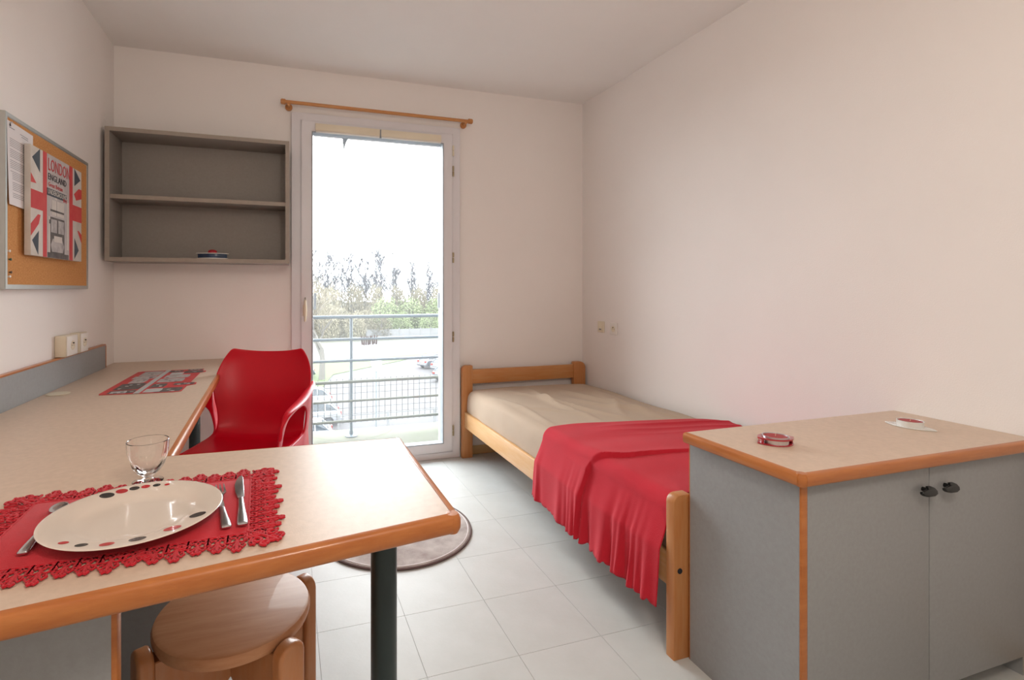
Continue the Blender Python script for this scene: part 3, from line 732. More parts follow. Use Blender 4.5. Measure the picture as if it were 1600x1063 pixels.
for x0, x1, hx, s in ((kx0+.0225, split-.0015, 1.632, 1), (split+.0015, kx1-.022, 1.722, 1)):
    d = obj('door', box(x0, x1, ky0-.004, ky0+.015, .060, KZ-.036, .001), GREY, kb)
    # boomerang-shaped pull
    hz = .612
    P = [(-.028, .006), (-.006, .0085), (0, .010), (.002, .017), (.010, .017), (.024, .011), (.030, .002), (.026, -.006), (.012, -.010), (-.010, -.009), (-.026, -.004), (-.030, .001)]
    b = prism(P, -.0045, .0045, bev=.0025, seg=3, M=Matrix.Translation((hx, ky0-.026, hz)) @ Matrix.Rotation(math.radians(66), 4, 'X'))
    cyl((hx+.012, ky0-.004, hz+.002), (hx+.012, ky0-.026, hz+.002), .006, n=12, bm=b)
    obj('handle', b, BLACK, d)

# ---------------- bed ----------------
bx0 = 1.147
bd = thing('single_bed', 'single pine bed along the right wall with low headboard', 'bed', (1.62, 2.3, 0))
def postm(x0, x1, y0, y1, z1, rl_, rr_):
    """post with rounded top corners seen from the front"""
    P = [(x0, 0), (x1, 0)]
    n = 6
    for k in range(n+1):
        a = PI/2*k/n; P.append((x1-rr_+rr_*math.cos(a), z1-rr_+rr_*math.sin(a)))
    for k in range(n+1):
        a = PI/2+PI/2*k/n; P.append((x0+rl_+rl_*math.cos(a), z1-rl_+rl_*math.sin(a)))
    M = Matrix(((1, 0, 0, 0), (0, 0, -1, 0), (0, 1, 0, 0), (0, 0, 0, 1)))
    return prism(P, -y1, -y0, bev=.003, seg=2, M=M)
obj('head_post', postm(1.146, 1.221, 3.262, 3.3, .632, .028, .008), PINEZ, bd)
obj('head_post', postm(2.012, 2.108, 3.262, 3.3, .622, .008, .045), PINEZ, bd)
obj('headboard_rail', box(1.2211, 2.0119, 3.268, 3.292, .504, .602, .004), PINE, bd)
obj('headboard_lower_rail', box(1.2211, 2.0119, 3.268, 3.292, .22, .32, .004), PINE, bd)
fp = obj('foot_post', postm(1.147, 1.212, 1.286, 1.322, .512, .026, .006), PINEZ, bd)
obj('bolt', cyl((1.168, 1.2862, .277), (1.168, 1.284, .277), .0085, n=16), INKD, fp)
obj('foot_post', postm(2.045, 2.11, 1.286, 1.322, .512, .006, .026), PINEZ, bd)
obj('footboard_rail', box(1.2121, 2.0449, 1.292, 1.314, .22, .40, .004), PINE, bd)
obj('side_rail', box(1.160, 1.184, 1.322, 3.262, .21, .316, .004), PINEY, bd); obj('side_rail', box(2.075, 2.099, 1.322, 3.262, .21, .316, .004), PINEY, bd)
for i in range(14):
    y = 1.40+i*.135; obj('slat', box(1.186, 2.073, y, y+.07, .262, .278, .003), PINE, bd)
# mattress (with fitted sheet)
mt = thing('mattress', 'mattress in a wrinkled beige fitted sheet on the pine bed', 'mattress', (1.63, 2.3, .28))
from mathutils import noise
def rbox(u, v, x0, x1, y0, y1, zt, zb, r):
    pass
def mattress_bm():
    # height field over a rounded rectangle with skirt
    x0, x1, y0, y1 = 1.176, 2.098, 1.33, 3.252; r = .05; zt = .468; zb = .3175
    NX, NY = 60, 120
    def prof(t, a0, a1, n):
        return a0+(a1-a0)*t
    # profile across: skirt down - rounded - top
    def path(n_top, a0, a1):
        pts = [(a0, zb, 1), (a0-.002, zb+.04, 1), (a0-.003, zt-r-.03, 1)]
        for k in range(1, 6):
            a = PI/2*k/5; pts.append((a0+r-r*math.cos(a), zt-r+r*math.sin(a), 0))
        return pts
    xs = path(0, x0, x1); left = [(p[0]-x0, p[1]-zt) for p in xs]
    def dim(a0, a1, n):
        A = [(a0+d, h) for d, h in left]; top = [(a0+r+(a1-a0-2*r)*k/n, 0) for k in range(1, n)]
        return A+top+[(a1-d, h) for d, h in reversed(left)]
    DX = dim(x0, x1, NX); DY = dim(y0, y1, NY)
    b = B(); V = []
    for i, (x, hx) in enumerate(DX):
        row = []
        for j, (y, hy) in enumerate(DY):
            h_ = min(hx, hy)
            # shrink corners
            x_, y_ = x, y
            if hx < 0 and hy < 0:
                # round corner: combine
                h_ = -min(-(zb-zt), math.hypot(hx, hy)) if True else h_
                h_ = max(h_, zb-zt)
            z = zt+h_
            top = max(0, 1+h_/.05)
            if top > 0:
                z += top*(.010*math.sin(PI*(x-x0)/(x1-x0))+.006*math.sin(PI*(y-y0)/(y1-y0)))
                q = noise.noise(Vector((x*2.2+y*.9, (x*.35-y)*2.6+3, .3)))
                z += top*.009*q
                # drawn creases running from head towards the left side
                for (ax, ay, bx_, by_, am, wd) in ((1.55, 3.2, 1.50, 2.15, .0065, .02), (1.75, 3.1, 1.88, 2.05, .008, .035), (1.35, 3.15, 1.75, 2.1, .006, .022), (1.25, 3.0, 1.30, 2.1, .004, .02), (1.62, 2.8, 2.0, 2.1, .006, .03), (1.95, 2.9, 1.7, 2.2, .005, .03), (1.25, 2.7, 1.6, 2.3, .004, .018), (1.9, 3.2, 1.95, 2.3, .005, .03)):
                    dx, dy = bx_-ax, by_-ay; l2 = dx*dx+dy*dy; t = ((x-ax)*dx+(y-ay)*dy)/l2
                    tt = min(1, max(0, t)); d = ((x-ax)*dy-(y-ay)*dx)/math.sqrt(l2)+.02*math.sin(t*7+ax*9)
                    if 0 < t < 1: z += 2.8*top*am*math.exp(-(d/wd)**2)*math.sin(PI*tt)
            side = 1-top if top < 1 else 0
            if side > .3:
                q = noise.noise(Vector((y*7, x*7, z*4)))
                x_ -= .006*q*(1 if x < 1.6 else -1)
            row.append(b.verts.new((x_, y_, z)))
        V.append(row)
    for i in range(len(DX)-1):
        for j in range(len(DY)-1): b.faces.new((V[i][j], V[i+1][j], V[i+1][j+1], V[i][j+1]))
    bmesh.ops.remove_doubles(b, verts=b.verts[:], dist=.0002)
    bmesh.ops.recalc_face_normals(b, faces=b.faces[:])
    return b
core = box(1.19, 2.07, 1.345, 3.235, .2785, .40, .03, 3)
mm = obj('fitted_sheet', mattress_bm(), SHEET, mt); smooth(mm.data, 80)
obj('mattress_core', core, MATT, mt)

# red throw
def throw_bm():
    NY_, NS = 200, 130
    y_near, zt = 1.335, .4875
    def far(s): return 2.175-.02*s-.13*s**2+.012*math.sin(s*9)
    b = B(); V = []
    # arc-length profile: from wall side (s=1) across to left edge then down to the hem
    xw, xe = 2.09, 1.172; r = .05; Ltop = xw-xe-r; Larc = PI/2*r; Ldrop = .29
    tot = Ltop+Larc+Ldrop
    for i in range(NS+1):
        row = []
        for j in range(NY_+1):
            v = j/NY_; l = tot*i/NS
            hemv = 1
            if l <= Ltop: sx_ = (Ltop-l)/Ltop; x = xe+r+sx_*Ltop; z = zt; k = 0
            elif l <= Ltop+Larc:
                a = (l-Ltop)/r; sx_ = 0; x = xe+r-r*math.sin(a); z = zt-r+r*math.cos(a); k = 0
            else:
                sx_ = 0; k = (l-Ltop-Larc)/Ldrop; x = xe; z = zt-r-k*Ldrop
            yf = far(sx_)+k*.045
            y = y_near+(yf-y_near)*v
            # height detail on the top
            if k == 0:
                z += .010*math.sin(PI*(x-1.17)/(.93))+.006*noise.noise(Vector((x*3, y*7, 1)))
                z += .010*max(0, (x-1.85)/.25)*math.exp(-((y-yf+.08)/.06)**2)
                for q, am in ((.06, .007), (.13, .005), (.20, .003)):
                    z += am*max(0, min(1, (x-1.35)/.4))*math.exp(-((y-yf+q+.04*(2-x))/.016)**2)
            # overlap step: the far panel lies over the near panel
            ys = 1.775-.0*k+.03*k+(.0 if k > 0 else 0)
            if k == 0: ys = 1.775-.085*max(0, min(1, (x-1.17)/.12))**.7-.11*max(0, (x-1.29))-.0
            d = (y-ys)
            st = 1/(1+math.exp(-max(-40, min(40, d/.0016)))); st *= math.exp(-max(0, d)/.12)
            lift = .020*st*(1 if k > 0 else max(.25, 1-max(0, x-1.25)/.7))
            if k > 0:
                ph = y*54+2.0*math.sin(y*17)+1.4*math.sin(y*7+1)
                x -= .034*min(1, k/.38)**1.2
                amp = .003+.010*k
                near = 1 if y < 1.775 else .55
                x -= amp*near*(1+math.sin(ph)+.45*math.sin(ph*2.2+1))*k**.8
                x -= .018*k*math.exp(-((y-1.56)/.02)**2)+.02*k*math.exp(-((y-1.42)/.028)**2)
                x -= lift
                # scalloped, cut hem
                sc = abs(math.sin(y*74+.8*math.sin(y*31)))
                if k > .9: z += (k-.9)/.1*(.014*(1-sc)**2*(1.0 if y < 1.8 else .5))
                z -= k*.018*math.sin((v)*PI*1.2+.3)*.6
            else:
                z += lift
            row.append(b.verts.new((min(x, 2.098), y, z)))
        V.append(row)
    for i in range(NS):
        for j in range(NY_): b.faces.new((V[i][j], V[i+1][j], V[i+1][j+1], V[i][j+1]))
    bmesh.ops.recalc_face_normals(b, faces=b.faces[:])
    return b
tb_ = throw_bm()
th = obj('throw_blanket', tb_, THROW); smooth(th.data, 80)
sd = th.modifiers.new('thickness', 'SOLIDIFY'); sd.thickness = .003; sd.offset = 0
tag(th, 'red fleece throw with scalloped hem spread over the foot end of the bed', 'blanket')
tl = tube([(1.128, 1.800, .17), (1.122, 1.806, .155), (1.112, 1.800, .142), (1.116, 1.792, .134)], [.004, .0035, .003, .002], 6)

# ---------------- rug ----------------
rg = thing('round_rug', 'round taupe velvet rug with dark piped edge on the floor', 'rug', (.505, 2.39, .0005))
def rugf():
    b = lathe([(0, 0), (.345, 0), (.352, .004), (.350, .009), (.34, .0105), (0, .0108)], n=96); return b
obj('rug_pile', rugf(), RUG, rg, local=True)
obj('piping', tube([(.356*math.cos(2*PI*k/96), .356*math.sin(2*PI*k/96), .005) for k in range(96)], .0048, 8, closed=True), RUGE, rg, local=True, label='dark brown piping')
obj('inner_stitch', tube([(.342*math.cos(2*PI*k/96), .342*math.sin(2*PI*k/96), .0095) for k in range(96)], .003, 6, closed=True), PAPER, rg, local=True, label='pale inner band')

# ---------------- stool ----------------
st = thing('round_stool', 'round wooden stool with four board legs under the desk', 'stool', (-.108, 1.205, 0))
obj('seat', lathe([(0, .424), (.148, .424), (.157, .430), (.160, .438), (.160, .446), (.157, .4525), (.150, .4555), (0, .4560)], n=72), STOOLW, st, local=True)
def leg_upright(ang):
    w_ = .031; n = 10; P = [(-w_, 0), (w_, 0)]+[(w_*math.cos(PI*k/n), .424+.024*math.sin(PI*k/n)) for k in range(n+1)]
    b = prism(P, .1625, .194, bev=.008, seg=4, M=Matrix(((0, 0, 1, 0), (1, 0, 0, 0), (0, 1, 0, 0), (0, 0, 0, 1))))
    b.transform(Matrix.Rotation(ang, 4, 'Z')); return b
def leg_arm(ang):
    P = [(.010, .4236), (.1624, .4236), (.1624, .18), (.150, .195), (.010, .325)]
    b = prism(P, -.020, .020, bev=.002, seg=1, M=Matrix(((1, 0, 0, 0), (0, 0, -1, 0), (0, 1, 0, 0), (0, 0, 0, 1))))
    b.transform(Matrix.Rotation(ang, 4, 'Z')); return b
for a in (32, 123, 206, -51):
    lg = obj('leg', leg_upright(math.radians(a)), STOOLL, st, local=True)
    obj('support_arm', leg_arm(math.radians(a)), STOOLL, lg, local=True)

# ---------------- red chair ----------------
ch = thing('plastic_armchair', 'red moulded plastic armchair tucked beside the desk', 'chair', (-.169, 2.445, 0), math.radians(-17.6))
def chair_shell():
    # rows: (y, z, halfwidth, edge lift, edge forward wrap)
    rows = [(-.245, .385, .175, .0, 0), (-.248, .428, .195, .005, 0), (-.20, .448, .208, .014, 0), (-.10, .444, .212, .02, 0), (.02, .436, .212, .024, 0), (.12, .432, .212, .026, .005),
            (.185, .445, .212, .03, .025), (.222, .49, .208, .02, .05), (.240, .56, .214, .01, .062), (.252, .62, .226, .0, .080), (.266, .68, .238, .0, .085), (.284, .74, .236, .0, .070), (.298, .79, .216, .012, .055), (.304, .820, .192, .020, .048), (.307, .840, .174, .021, .044)]
    nc = 18; b = B(); V = []
    for y, z, w_, lf, wr in rows:
        r_ = []
        for k in range(nc+1):
            s = -1+2*k/nc; q = abs(s)**2.4
            r_.append(b.verts.new((w_*s, y-wr*q, z+lf*q)))
        V.append(r_)
    for i in range(len(rows)-1):
        for k in range(nc): b.faces.new((V[i][k], V[i][k+1], V[i+1][k+1], V[i+1][k]))
    bmesh.ops.recalc_face_normals(b, faces=b.faces[:])
    return b
o = obj('seat_shell', chair_shell(), REDP, ch, local=True); smooth(o.data, 180)
m_ = o.modifiers.new('thickness', 'SOLIDIFY'); m_.thickness = .007; m_.offset = 0; subsurf(o, 2)
def spline(P, n=6, closed=True):
    out = []; N = len(P)
    for i in range(N if closed else N-1):
        p0, p1, p2, p3 = (P[(i-1) % N], P[i], P[(i+1) % N], P[(i+2) % N]) if closed else (P[max(i-1, 0)], P[i], P[i+1], P[min(i+2, N-1)])
        for k in range(n):
            t = k/n
            out.append(tuple(.5*((2*b)+(-a+c)*t+(2*a-5*b+4*c-d)*t*t+(-a+3*b-3*c+d)*t**3) for a, b, c, d in zip(p0, p1, p2, p3)))
    if not closed: out.append(P[-1])
    return out
def side_x(y, z):
    return .211+.030*max(0, min(1, (z-.45)/.20))+.012*max(0, (.42-z)/.42)-.02*max(0, (y-.20)/.1)*max(0, min(1, (z-.45)/.1))
rim = [(.232, .700), (.19, .688), (.12, .676), (.03, .660), (-.07, .652), (-.15, .647), (-.205, .634), (-.236, .600), (-.246, .54)]
outer = spline(rim, 4, False)+spline([(-.246, .54), (-.250, .45), (-.262, .22), (-.280, 0)], 4, False)[1:]+[(-.238, 0), (-.222, .2), (-.205, .33), (-.16, .385), (0, .395), (.12, .375), (.19, .30), (.222, .15), (.245, 0), (.288, 0), (.268, .15), (.240, .35), (.222, .46), (.205, .54), (.205, .60), (.22, .68)]
hole = spline([(-.196, .50), (-.196, .56), (-.165, .602), (-.09, .618), (0, .622), (.08, .612), (.135, .575), (.155, .52), (.150, .475), (.10, .462), (0, .462), (-.10, .464), (-.17, .470)], 4)
for sgn in (-1, 1):
    b = B()
    for loop in (outer, hole):
        vs = [b.verts.new((0, y, z)) for y, z in loop]
        for k in range(len(vs)): b.edges.new((vs[k], vs[(k+1) % len(vs)]))
    bmesh.ops.triangle_fill(b, use_beauty=True, use_dissolve=False, edges=b.edges[:])
    for v in b.verts: v.co.x = sgn*side_x(v.co.y, v.co.z)
    bmesh.ops.recalc_face_normals(b, faces=b.faces[:])
    o = obj('side_frame', b, REDP, ch, local=True); smooth(o.data, 80)
    m_ = o.modifiers.new('thickness', 'SOLIDIFY'); m_.thickness = .009; m_.offset = 0
    m_ = o.modifiers.new('bevel', 'BEVEL'); m_.width = .003; m_.segments = 2; m_.limit_method = 'ANGLE'; m_.angle_limit = 1.2
    # rolled armrest band along the rim
    R_ = spline(rim, 4, False); secs = []
    for k, (y, z) in enumerate(R_):
        a, c = R_[max(k-1, 0)], R_[min(k+1, len(R_)-1)]
        d = Vector((0, c[0]-a[0], c[1]-a[1])).normalized(); nrm = Vector((0, -d.z, d.y))*(-1 if True else 1)
        if nrm.z < 0 and k < len(R_)*.7: nrm = -nrm
        if k >= len(R_)*.7: nrm = Vector((0, d.z, -d.y)); nrm = nrm if nrm.y < 0 else -nrm
        t = k/(len(R_)-1); w_ = .004+.022*math.sin(PI*min(1, t*1.05)**.8) if t < .93 else .010
        x = sgn*side_x(y, z); p = Vector((x, y, z))
        sx = Vector((1, 0, 0)); ctr = p+sx*sgn*(w_*.25)
        secs.append([ctr-sx*w_-nrm*.003, ctr-sx*w_*.6+nrm*.005, ctr+sx*w_*.6+nrm*.005, ctr+sx*w_-nrm*.003, ctr+sx*w_*.5-nrm*.006, ctr-sx*w_*.5-nrm*.006])
    o = obj('armrest', slab_strip(secs), REDP, ch, local=True); subsurf(o, 2); smooth(o.data, 180)

# ---------------- balcony ----------------
sl = struct('balcony_slab', box(-2.2, 3.6, 3.631, 4.42, -.22, -.05, .005), CONC)
obj('door_threshold', box(OX0-.02, OX1+.02, 3.34, 3.70, -.045, .0012, .004), RENDER, sl)
fc = box(-9, L-.12, BK+.31, BK+.36, -7.2, 6)
obj_f = struct('facade', box(-9, OX0, 3.63, 3.66, -.05, 6) , RENDER)
bm_ = box(OX1, 9, 3.63, 3.66, -.05, 6); obj('facade_panel', bm_, RENDER, obj_f)
obj('facade_panel', box(OX0, OX1, 3.63, 3.66, 2.245, 6), RENDER, obj_f); obj('facade_panel', box(-9, 9, 3.60, 3.629, -7.2, -.23), RENDER, obj_f)
RY = 4.20
rlg = thing('balcony_railing', 'painted metal balcony railing with wire mesh panel outside the door', 'railing', (.5, RY, -.05))
for x in (-.9, .509, 1.92):
    p = obj('post', cyl((x, RY, -.045), (x, RY, .935), .012, n=14), RAIL, rlg)
    obj('base_flange', lathe([(0, 0), (.05, 0), (.05, .008), (.03, .013), (.017, .017), (.015, .05), (0, .05)], c=(x, RY, -.0498), n=24), RAIL, p)
for z, r in ((.929, .014), (.746, .0115), (.572, .0115), (.399, .0135), (.242, .010), (.079, .0115)):
    obj('rail', cyl((-1.3, RY-.016, z), (2.3, RY-.016, z), r, n=12), RAIL if z > .5 else RAILM, rlg)
i = 0; x = -.30
while x < 1.75:
    obj('mesh_wire', cyl((x, RY+.006, .055), (x, RY+.006, .42), .0021, n=5), WIRE, rlg, sm=False); x += .0495
for z in (.13, .18, .30, .35): obj('mesh_crosswire', cyl((-1.3, RY+.009, z), (2.3, RY+.009, z), .0015, n=5), WIRE, rlg, sm=False)
rp_ = random.Random(9)
pg0 = None
for k in range(8):
    x = .592+k*.0175+rp_.uniform(-.003, .003); 
    b = B()
    for s in (-1, 1):
        q = slab_strip([[(-.005, s*.004-.003, z0), (.005, s*.004-.003, z0), (.005, s*.004+.003, z0), (-.005, s*.004+.003, z0)] for z0 in (-.055, -.01, .018)])
        q.transform(Matrix.Rotation(s*.18, 4, 'X')); merge(b, q)
    b.transform(Matrix.Translation((x, RY-.016, .752+rp_.uniform(-.004, .006))) @ Matrix.Rotation(rp_.uniform(-.15, .15), 4, 'Y') @ Matrix.Translation((0, 0, 0)))
    tag(obj('clothes_peg', b, PEG), 'weathered wooden clothes peg clipped on the second balcony rail', 'clothes peg', 'clothes pegs on the railing')

# ---------------- outside ----------------
GZ = -7.3
def slabp(name, poly, z0, z1, m): return struct(name, prism(poly, z0, z1), m)
slabp('ground', [(-120, 6), (160, 6), (160, 330), (-120, 330)], GZ-1, GZ-.02, SCRUB)
slabp('parking_lot', [(-60, 8), (60, 8), (60, 66), (14.5, 60), (4.3, 51), (2.6, 42.6), (-60, 38)], GZ-.02, GZ, ASPH)
slabp('road', [(-60, 56), (60, 68), (60, 86), (-60, 76)], GZ-.02, GZ+.005, PATH)
tag(slabp('lawn', [(2.5, 42.6), (4.4, 51), (14.5, 60), (30, 66), (30, 68.5), (14, 63.5), (-10, 56), (-10, 42)], GZ-.015, GZ+.06, GRASS))
# low concrete kerb rails in the lot
kr = thing('parking_barrier', 'low pale post-and-rail barrier across the parking lot', 'barrier', (9, 31, GZ))
for x in (3, 6, 9, 12, 15): obj('barrier_post', box(x-.07, x+.07, 30.9, 31.04, GZ, GZ+.9), FENCEW, kr)
for z in (.45, .8): obj('barrier_rail', box(1, 17, 30.94, 31.0, GZ+z, GZ+z+.07), FENCEW, kr)
# fence
fn = thing('panel_fence', 'pale panel fence along the far side of the road', 'fence', (22, 86, GZ))
for k in range(18):
    x = 13.0+k*1.9; y = 86+.05*k
    obj('fence_panel', box(x+.1, x+1.8, y, y+.06, GZ+.3, GZ+1.55), FENCEW, fn); obj('fence_post', box(x-.08, x+.08, y-.06, y+.1, GZ, GZ+1.75), FENCEW, fn)
for k in range(2): obj('fence_rail', box(10, 50, 82-k*2, 82.1-k*2, GZ+.5, GZ+.75), FENCEW, fn)

def car_meshes(paint):
    # side profile in x (length 4.2), z
    body = [(-2.05, .35), (-2.1, .62), (-2.02, .86), (-1.2, .98), (.9, .98), (1.75, .98), (2.02, .86), (2.1, .6), (2.05, .3), (-2.0, .25)]
    b = B(); secs = []
    M = Matrix(((1, 0, 0, 0), (0, 0, 1, 0), (0, 1, 0, 0), (0, 0, 0, 1)))
    bd_ = prism(body, -.84, .84, bev=.10, seg=3, M=M)
    cab = [(-1.25, .95), (-.45, 1.42), (.75, 1.46), (1.45, 1.30), (1.85, .95)]
    gz_ = B()
    lo, hi = .78, .60
    ro = [gz_.verts.new((x, -(lo if z < 1 else hi), z)) for x, z in cab]; rr = [gz_.verts.new((x, (lo if z < 1 else hi), z)) for x, z in cab]
    gz_.faces.new(ro); gz_.faces.new(rr[::-1])
    for k in range(len(cab)): j = (k+1) % len(cab); gz_.faces.new((ro[j], ro[k], rr[k], rr[j]))
    bmesh.ops.recalc_face_normals(gz_, faces=gz_.faces[:])
    roof = prism([(-.50, 1.405), (-.42, 1.45), (.75, 1.49), (1.48, 1.33), (1.42, 1.30), (.75, 1.44)], -.62, .62, bev=.02, M=M)
    for s in (-1, 1):
        for p, q in (((-1.25, s*.79, .96), (-.46, s*.615, 1.42)), ((.15, s*.80, .96), (.15, s*.62, 1.46)), ((1.85, s*.79, .96), (1.46, s*.62, 1.31)), ((1.1, s*.80, .96), (1.1, s*.62, 1.40))):
            cyl(p, q, .035, n=6, bm=roof)
    return bd_, gz_, roof
def car(name, label, loc, rz, paint):
    t = thing(name, label, 'car', loc, rz, 'parked cars')
    bd_, gz_, roof = car_meshes(paint)
    obj('body', bd_, paint, t, local=True); obj('windows', gz_, CARGL, t, local=True, sm=False); obj('roof', roof, paint, t, local=True)
    for x in (-1.3, 1.3):
        for s in (-1, 1):
            w_ = obj('wheel', cyl((x, s*.66, .32), (x, s*.87, .32), .32, n=18, bev=.03), TYRE, t, local=True)
            obj('hubcap', cyl((x, s*.865, .32), (x, s*.885, .32), .19, n=14), CARS, w_, local=True)
    for s in (-1, 1):
        obj('tail_lamp', box(2.02, 2.11, s*.60-.14, s*.60+.14, .68, .90, .03), TAIL, t, local=True)
        obj('headlamp', box(-2.10, -2.0, s*.60-.16, s*.60+.16, .66, .82, .03), WHTG, t, local=True)
        obj('mirror', box(-.95, -.78, s*.84, s*1.0, .98, 1.10, .03) if s > 0 else box(-.95, -.78, -1.0, -.84, .98, 1.10, .03), paint, t, local=True)
    obj('bumper', box(2.04, 2.16, -.78, .78, .36, .55, .04), paint, t, local=True)
    return t
car('parked_car', 'white parked car lowest in view behind the bottom of the railing mesh', (.35, 28.3, GZ), 0, CARW)
car('parked_car', 'white parked car with red tail lamp behind the balcony post', (1.15, 32.6, GZ), math.radians(2), CARW)
car('parked_car', 'white parked car third from the bottom behind the railing mesh', (1.0, 37.4, GZ), math.radians(1), CARW)
car('parked_car', 'dark green car half hidden behind the bare tree trunk', (.4, 50.0, GZ), math.radians(10), CARG)
car('parked_car', 'silver parked car at the right edge of the lawn', (15.6, 53.0, GZ), math.radians(205), CARS)
car('parked_car', 'silver parked car partly cut off by the right door frame, behind the others', (16.3, 50.2, GZ), math.radians(205), CARS)
car('parked_car', 'nearest silver car cut off by the right door frame', (15.0, 45.0, GZ), math.radians(205), CARS)

# globe street lamp
lp = thing('globe_lamp', 'white globe lamp on a pale post in the parking lot', 'street lamp', (4.7, 27.6, GZ))
obj('post', cyl((4.7, 27.6, GZ), (4.7, 27.6, GZ+4.0), .05, .04, n=12), LPOST, lp)
obj('collar', cyl((4.7, 27.6, GZ+4.0), (4.7, 27.6, GZ+4.12), .12, .09, n=14), PVCG, lp)
obj('globe', sph((4.7, 27.6, GZ+4.40), .30, 24), GLOBE, lp)

# bare tree (recursive branches)
def branch(b, p, d, ln, r, depth, rng, twigs, spread=.55, up=.15):
    n = 3; pts = [Vector(p)]; dd = Vector(d).normalized()
    for i in range(n):
        dd = (dd+Vector((rng.uniform(-.16, .16), rng.uniform(-.16, .16), rng.uniform(-.05, .12)))).normalized()
        pts.append(pts[-1]+dd*ln/n)
    tube(pts, [r, r*.88, r*.76, r*.62], 5 if r > .05 else 3, b if r > .035 else twigs)
    if depth == 0: return
    k = rng.choice((3, 4)) if depth > 1 else 4
    for i in range(k):
        q = pts[rng.choice((2, 3, 3))]; a = rng.uniform(0, 2*PI)
        nd = (dd+Vector((math.cos(a), math.sin(a), up))*spread*rng.uniform(.7, 1.4)).normalized()
        branch(b, q, nd, ln*rng.uniform(.62, .82), r*.56, depth-1, rng, twigs, spread, up)
def bare_tree(name, label, loc, h, r, seed, depth=5, group=None, spread=.6):
    rng = random.Random(seed); t = thing(name, label, 'tree', loc, 0, group)
    b, tw = B(), B()
    branch(b, (0, 0, 0), (0.05, 0, 1), h*.27, r, depth, rng, tw, spread, .25)
    obj('trunk', b, BARK, t, local=True)
    o = obj('twigs', tw, TWIG, t, local=True, sm=False)
    return t
bare_tree('bare_tree', 'bare spreading tree with grey trunk at the left of the parking lot', (3.2, 48.5, GZ), 10.8, .34, 11, 6, spread=.75)
# row of tall bare trees
rng = random.Random(21)
protos = []
def poplar(seed, h):
    rg_ = random.Random(seed); b, tw = B(), B()
    tube([(0, 0, 0), (.1, 0, h*.3), (-.1, .1, h*.6), (0, 0, h*.97)], [.17, .13, .09, .03], 5, b)
    for i in range(26):
        z = h*rg_.uniform(.28, .9); a = rg_.uniform(0, 2*PI); l = h*.17*(1.35-z/h)*rg_.uniform(.8, 1.5)+.5
        d = Vector((math.cos(a)*.7, math.sin(a)*.7, 1)).normalized(); p = Vector((0, 0, z)); e = p+d*l
        tube([p, p+d*l*.5, e], [.085, .06, .03], 3, tw)
        for m_ in range(6):
            q = p+d*l*rg_.uniform(.3, 1); a2 = rg_.uniform(0, 2*PI); d2 = Vector((math.cos(a2)*.8, math.sin(a2)*.8, 1)).normalized(); l2 = l*rg_.uniform(.35, .6)
            tube([q, q+d2*l2], [.045, .024], 3, tw)
            for _ in range(3):
                q3 = q+d2*l2*rg_.uniform(.3, 1); a3 = rg_.uniform(0, 2*PI); d3 = Vector((math.cos(a3)*.9, math.sin(a3)*.9, 1)).normalized()
                tube([q3, q3+d3*l2*.6], [.03, .016], 3, tw)
    return b, tw
for s in range(4):
    b, tw = poplar(s, 17.0); me1 = bpy.data.meshes.new('trunk'); b.to_mesh(me1); b.free(); me1.materials.append(BARKP)
    me2 = bpy.data.meshes.new('twigs'); tw.to_mesh(me2); tw.free(); me2.materials.append(BARKP); protos.append((me1, me2))
for k in range(34):
    x = 0.5+k*1.25+rng.uniform(-.5, .5); y = (111, 115, 119)[k % 3]+rng.uniform(-.6, .6)
    t = thing('poplar', 'tall thin leafless tree in the row on the skyline', 'tree', (x, y, GZ), rng.uniform(0, 6), 'bare trees on the skyline')
    s_ = rng.uniform(.84, 1.04)*(1.0 if k < 19 else .88); t.scale = (s_, s_, s_)
    for me in protos[k % 4]:
        o = bpy.data.objects.new(me.name.split('.')[0], me); C.objects.link(o); o.parent = t
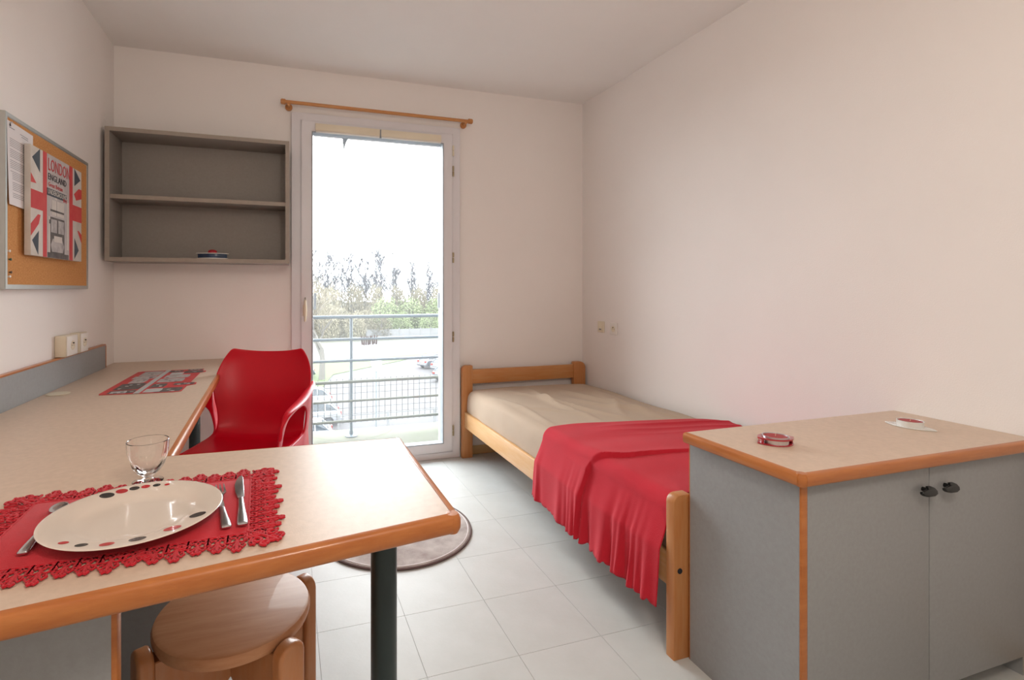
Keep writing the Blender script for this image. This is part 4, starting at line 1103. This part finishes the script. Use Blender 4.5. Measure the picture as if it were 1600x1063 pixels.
# bushes
def leafball(seed, n=2600, lo=.55):
    rg_ = random.Random(seed); vs, fs = [], []
    for i in range(n):
        while True:
            p = Vector((rg_.uniform(-1, 1), rg_.uniform(-1, 1), rg_.uniform(-.6, 1)))
            if lo < p.length < 1+.1*noise.noise(p*3): break
        p = p*(1+.22*noise.noise(p*2.3+Vector((seed, 0, 0))))
        s = .055*rg_.uniform(.6, 1.3); a = Vector((rg_.gauss(0, 1), rg_.gauss(0, 1), rg_.gauss(0, 1))).normalized(); c = a.orthogonal().normalized()
        k = len(vs); vs += [p-a*s, p+c*s*.6, p+a*s, p-c*s*.6]; fs.append((k, k+1, k+2, k+3))
    me = bpy.data.meshes.new('foliage'); me.from_pydata([tuple(v) for v in vs], [], fs); return me
lm = [leafball(1), leafball(2), leafball(3, 2000, .3)]
lb = [m.copy() for m in lm]
for m in lm: m.materials.append(LEAF)
for m in lb: m.materials.append(LEAFB)
stem = B(); cyl((0, 0, -1), (0, 0, .3), .06, .03, n=6, bm=stem); 
for a in range(5): cyl((0, 0, -.4), (.5*math.cos(a*1.26), .5*math.sin(a*1.26), .35), .03, .012, n=5, bm=stem)
stm = bpy.data.meshes.new('stems'); stem.to_mesh(stm); stm.materials.append(BARK)
def bush(name, label, group, x, y, r, hh, me):
    t = thing(name, label, 'bush', (x, y, GZ), rng.uniform(0, 6), group)
    for mm_ in (me, stm):
        o = bpy.data.objects.new(mm_.name.split('.')[0], mm_); C.objects.link(o); o.parent = t; o.scale = (r, r, hh/1.6); o.location = (0, 0, hh*.38 if mm_ is me else hh/1.6)
for (x, y, r, hh) in ((17.6, 93.5, 2.9, 7.0), (22.4, 93.5, 3.0, 6.9), (20.0, 89.6, 1.9, 4.4), (25.0, 89.4, 2.0, 4.2), (27.4, 93.5, 2.9, 6.6)):
    bush('green_bush', 'fresh green spring bush behind the panel fence', 'green bushes behind the fence', x, y, r, hh, lm[rng.randrange(3)])
for k in range(20):
    x = 0+k*2.1+rng.uniform(-.2, .2); y = (99.5, 105.5)[k % 2]+rng.uniform(-.4, .4)
    bush('scrub_bush', 'dull brownish thicket bush below the skyline trees', 'thicket below the skyline trees', x, y, rng.uniform(1.9, 2.25), rng.uniform(7.8, 9.6), lb[rng.randrange(3)])
for k in range(9):
    bush('scrub_bush', 'low brownish scrub bush beside the road at the left', 'scrub beside the road', -2+k*2.2, (86.5, 90.5)[k % 2], rng.uniform(1.7, 2.1), rng.uniform(4.2, 6), lb[rng.randrange(3)])
